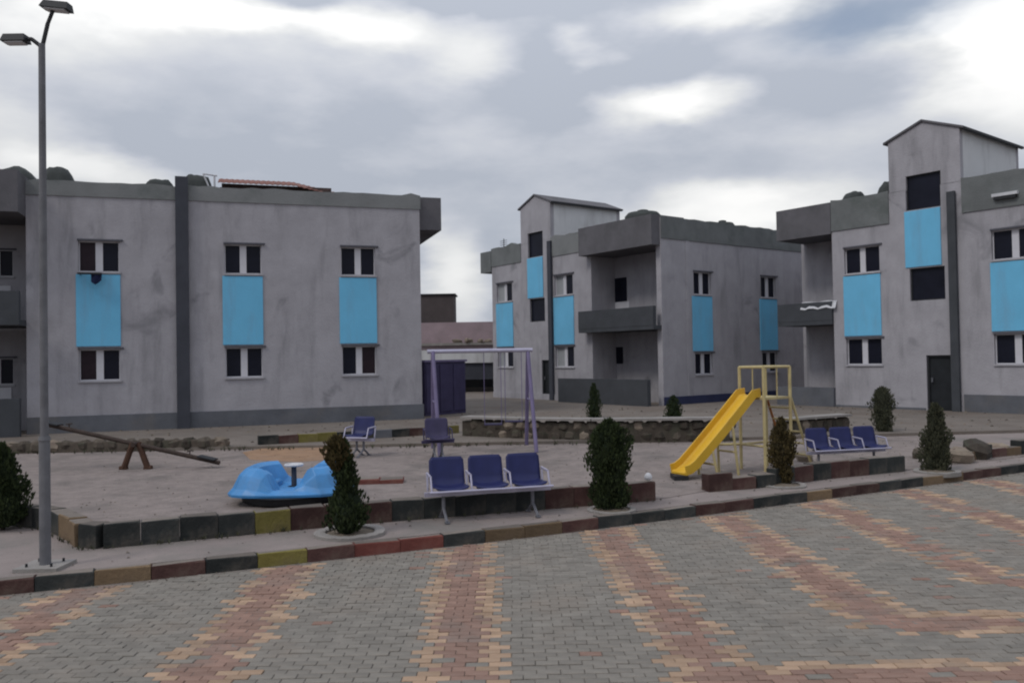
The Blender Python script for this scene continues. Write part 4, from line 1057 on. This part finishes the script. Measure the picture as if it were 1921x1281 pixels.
m = MB(); p_ = path[-1]; m.box(p_.x - .1, p_.x + .12, p_.y - .16, p_.y + .2, .0, p_.z - .03); child('foot_block', m.mesh('foot_block', DARKM), sd)
for f_ in (.3, .62):
    p_ = bot.lerp(top, f_); m = MB()
    for s_ in (-1, 1): m.tube(p_ + side * s_ * .18 + Vector((0, 0, -.04)), (p_.x + side.x * s_ * .22 + .05, p_.y + side.y * s_ * .22, 0), .022, k=8)
    m.tube(p_ + side * -.2 + Vector((.02, 0, -p_.z * .55)), p_ + side * .2 + Vector((.02, 0, -p_.z * .55)), .018, k=8)
    child('support', m.mesh('support', YELM), sd)
# tower
T0 = top + axh * .1; dpt = .62
cs = [T0 + side * (s_ * .27) + axh * (k * dpt) for k in (0, 1) for s_ in (1, -1)]
ztop = at3(1440, 688, Y0 + .9).z; zfl = T0.z - .03
for c in cs:
    m = MB(); m.tube((c.x, c.y, 0), (c.x, c.y, ztop), .027, k=10); child('post', m.mesh('post', YELM), sd)
m = MB(); order = [cs[0], cs[1], cs[3], cs[2]]
m.prism([(c.x, c.y) for c in order], zfl - .035, zfl); child('platform', m.mesh('platform', YELM), sd)
for zz in (ztop, (ztop + zfl) / 2 + .02):
    for (a, b_) in ((0, 1), (1, 3), (3, 2), (2, 0)):
        if zz < ztop: continue
        m = MB(); m.tube((cs[a].x, cs[a].y, zz), (cs[b_].x, cs[b_].y, zz), .022, k=8); child('rail', m.mesh('rail', YELM), sd)
for (a, b_) in ((1, 3), (0, 2)):
    m = MB()
    for k in (1,):
        c = cs[a].lerp(cs[b_], .5); m.tube((c.x, c.y, zfl), (c.x, c.y, ztop), .012, k=6)
    child('baluster', m.mesh('baluster', YELM), sd)
for (a, b_) in ((0, 1), (1, 3), (3, 2), (2, 0)):
    m = MB(); m.tube((cs[a].x, cs[a].y, .42), (cs[b_].x, cs[b_].y, .42), .02, k=8); child('cross_bar', m.mesh('cross_bar', YELM), sd)
m = MB(); m.tube((cs[0].x - .75, cs[0].y, .42), (cs[0].x, cs[0].y, .42), .022, k=8); m.tube((cs[0].x - .7, cs[0].y, .42), (cs[0].x - .7, cs[0].y, 0), .022, k=8); child('cross_bar', m.mesh('cross_bar', YELM), sd)
# ladder on the far side
for s_ in (2, 3):
    a = Vector((cs[s_].x, cs[s_].y, zfl + .02)); b_ = Vector((a.x + axh.x * .5, a.y + axh.y * .5, 0)); m = MB(); m.tube(a, b_, .022, k=8); child('ladder_rail', m.mesh('ladder_rail', ORG if s_ == 2 else YELM), sd)
for k in range(1, 6):
    f_ = k / 6; m = MB(); l_ = Vector((cs[2].x + axh.x * .5 * (1 - f_), cs[2].y + axh.y * .5 * (1 - f_), zfl * f_)); r_ = Vector((cs[3].x + axh.x * .5 * (1 - f_), cs[3].y + axh.y * .5 * (1 - f_), zfl * f_))
    m.tube(l_, r_, .017, k=8); child('rung', m.mesh('rung', YELM), sd)

# ------------------------------------------------------------------ boulders and scattered bits
for k, (px, py, s, lab) in enumerate([(1800, 866, .34, 'flat pale rubble stone leftmost of the pile at far right'), (1832, 858, .42, 'large tilted rubble stone at centre of the pile at far right'), (1868, 852, .3, 'small brown rubble stone at right end of the pile'),
                                      (1728, 858, .26, 'rubble stone just left of the grey green shrub at far right'), (1509, 864, .24, 'orange brown stone at left end of the right bench')]):
    q = G(px, py, .14); o = bpy.data.objects.new('boulder', (SMP if k % 2 == 0 else SM)[k % 4]); COL.objects.link(o)
    o.location = (q.x, q.y, .13 + s * .3); o.scale = (s * 1.7, s * 1.1, s * .85); o.rotation_euler = (.2, -.25 if k == 1 else .1, k * 1.3)
    tag(o, lab, 'stone', 'loose stones along the right border')
q = G(1222, 909, .13); m = MB(); m.lathe([(.02, 0), (.05, .01), (.055, .05), (.03, .09), (.005, .1)], 12); o = m.build('white_ball', WHITEM, None, True); c = G(1222, 940, .13); o.location = (c.x - .02, c.y + .1, .40)
tag(o, 'small white ball on the right end of the front low wall', 'ball')
pb_ = MB(); r = random.Random(4)
def pebble(x, y, z, s):
    c = [(x + s * r.uniform(.6, 1) * math.cos(a), y + s * r.uniform(.6, 1) * math.sin(a), z) for a in (0, 1.26, 2.5, 3.8, 5.0)]
    o = len(pb_.v); pb_.v += c + [(x, y, z + s * r.uniform(.4, .8))]
    for i in range(5): pb_.face([o + i, o + (i + 1) % 5, o + 5], r.randrange(2))
for _ in range(1500):
    x = r.uniform(-8, 10); y = r.uniform(kerb_y(x) + .25, 18.4); pebble(x, y, .131, r.choice((.008, .012, .02)))
for _ in range(900):
    x = r.uniform(-12, 14); y = r.uniform(19.5, 30); pebble(x, y, .19, r.choice((.02, .03, .06)))
for _ in range(500):
    x = r.uniform(-6, 10); y = kerb_y(x) - abs(r.gauss(0, .12)) - .02; pebble(x, y, .0, r.choice((.006, .01, .014)))
o = pb_.build('gravel', [STONE, STONEP]); o['kind'] = 'stuff'
# weeds along wall feet
wd = MB()
def tuft(x, y, z, s):
    for _ in range(9):
        a = r.uniform(0, 6.28); l = s * r.uniform(.6, 1.3); w = s * .08; dx, dy = math.cos(a), math.sin(a)
        wd.add([(x - dy * w, y + dx * w, z), (x + dy * w, y - dx * w, z), (x + dx * l * .6, y + dy * l * .6, z + l)], [(0, 1, 2)], 0, r.uniform(.2, .9))
for _ in range(110):
    k = r.randrange(len(fwl) - 1); p_ = fwl[k].lerp(fwl[k + 1], r.random()); tuft(p_.x, p_.y - r.uniform(.02, .12), .128, r.uniform(.03, .07))
for _ in range(170):
    x = r.uniform(-12, 5); tuft(x, 18.5 + r.uniform(-.15, .1), .13, r.uniform(.04, .12))
o = wd.build('weeds', LEAFG); o['kind'] = 'stuff'
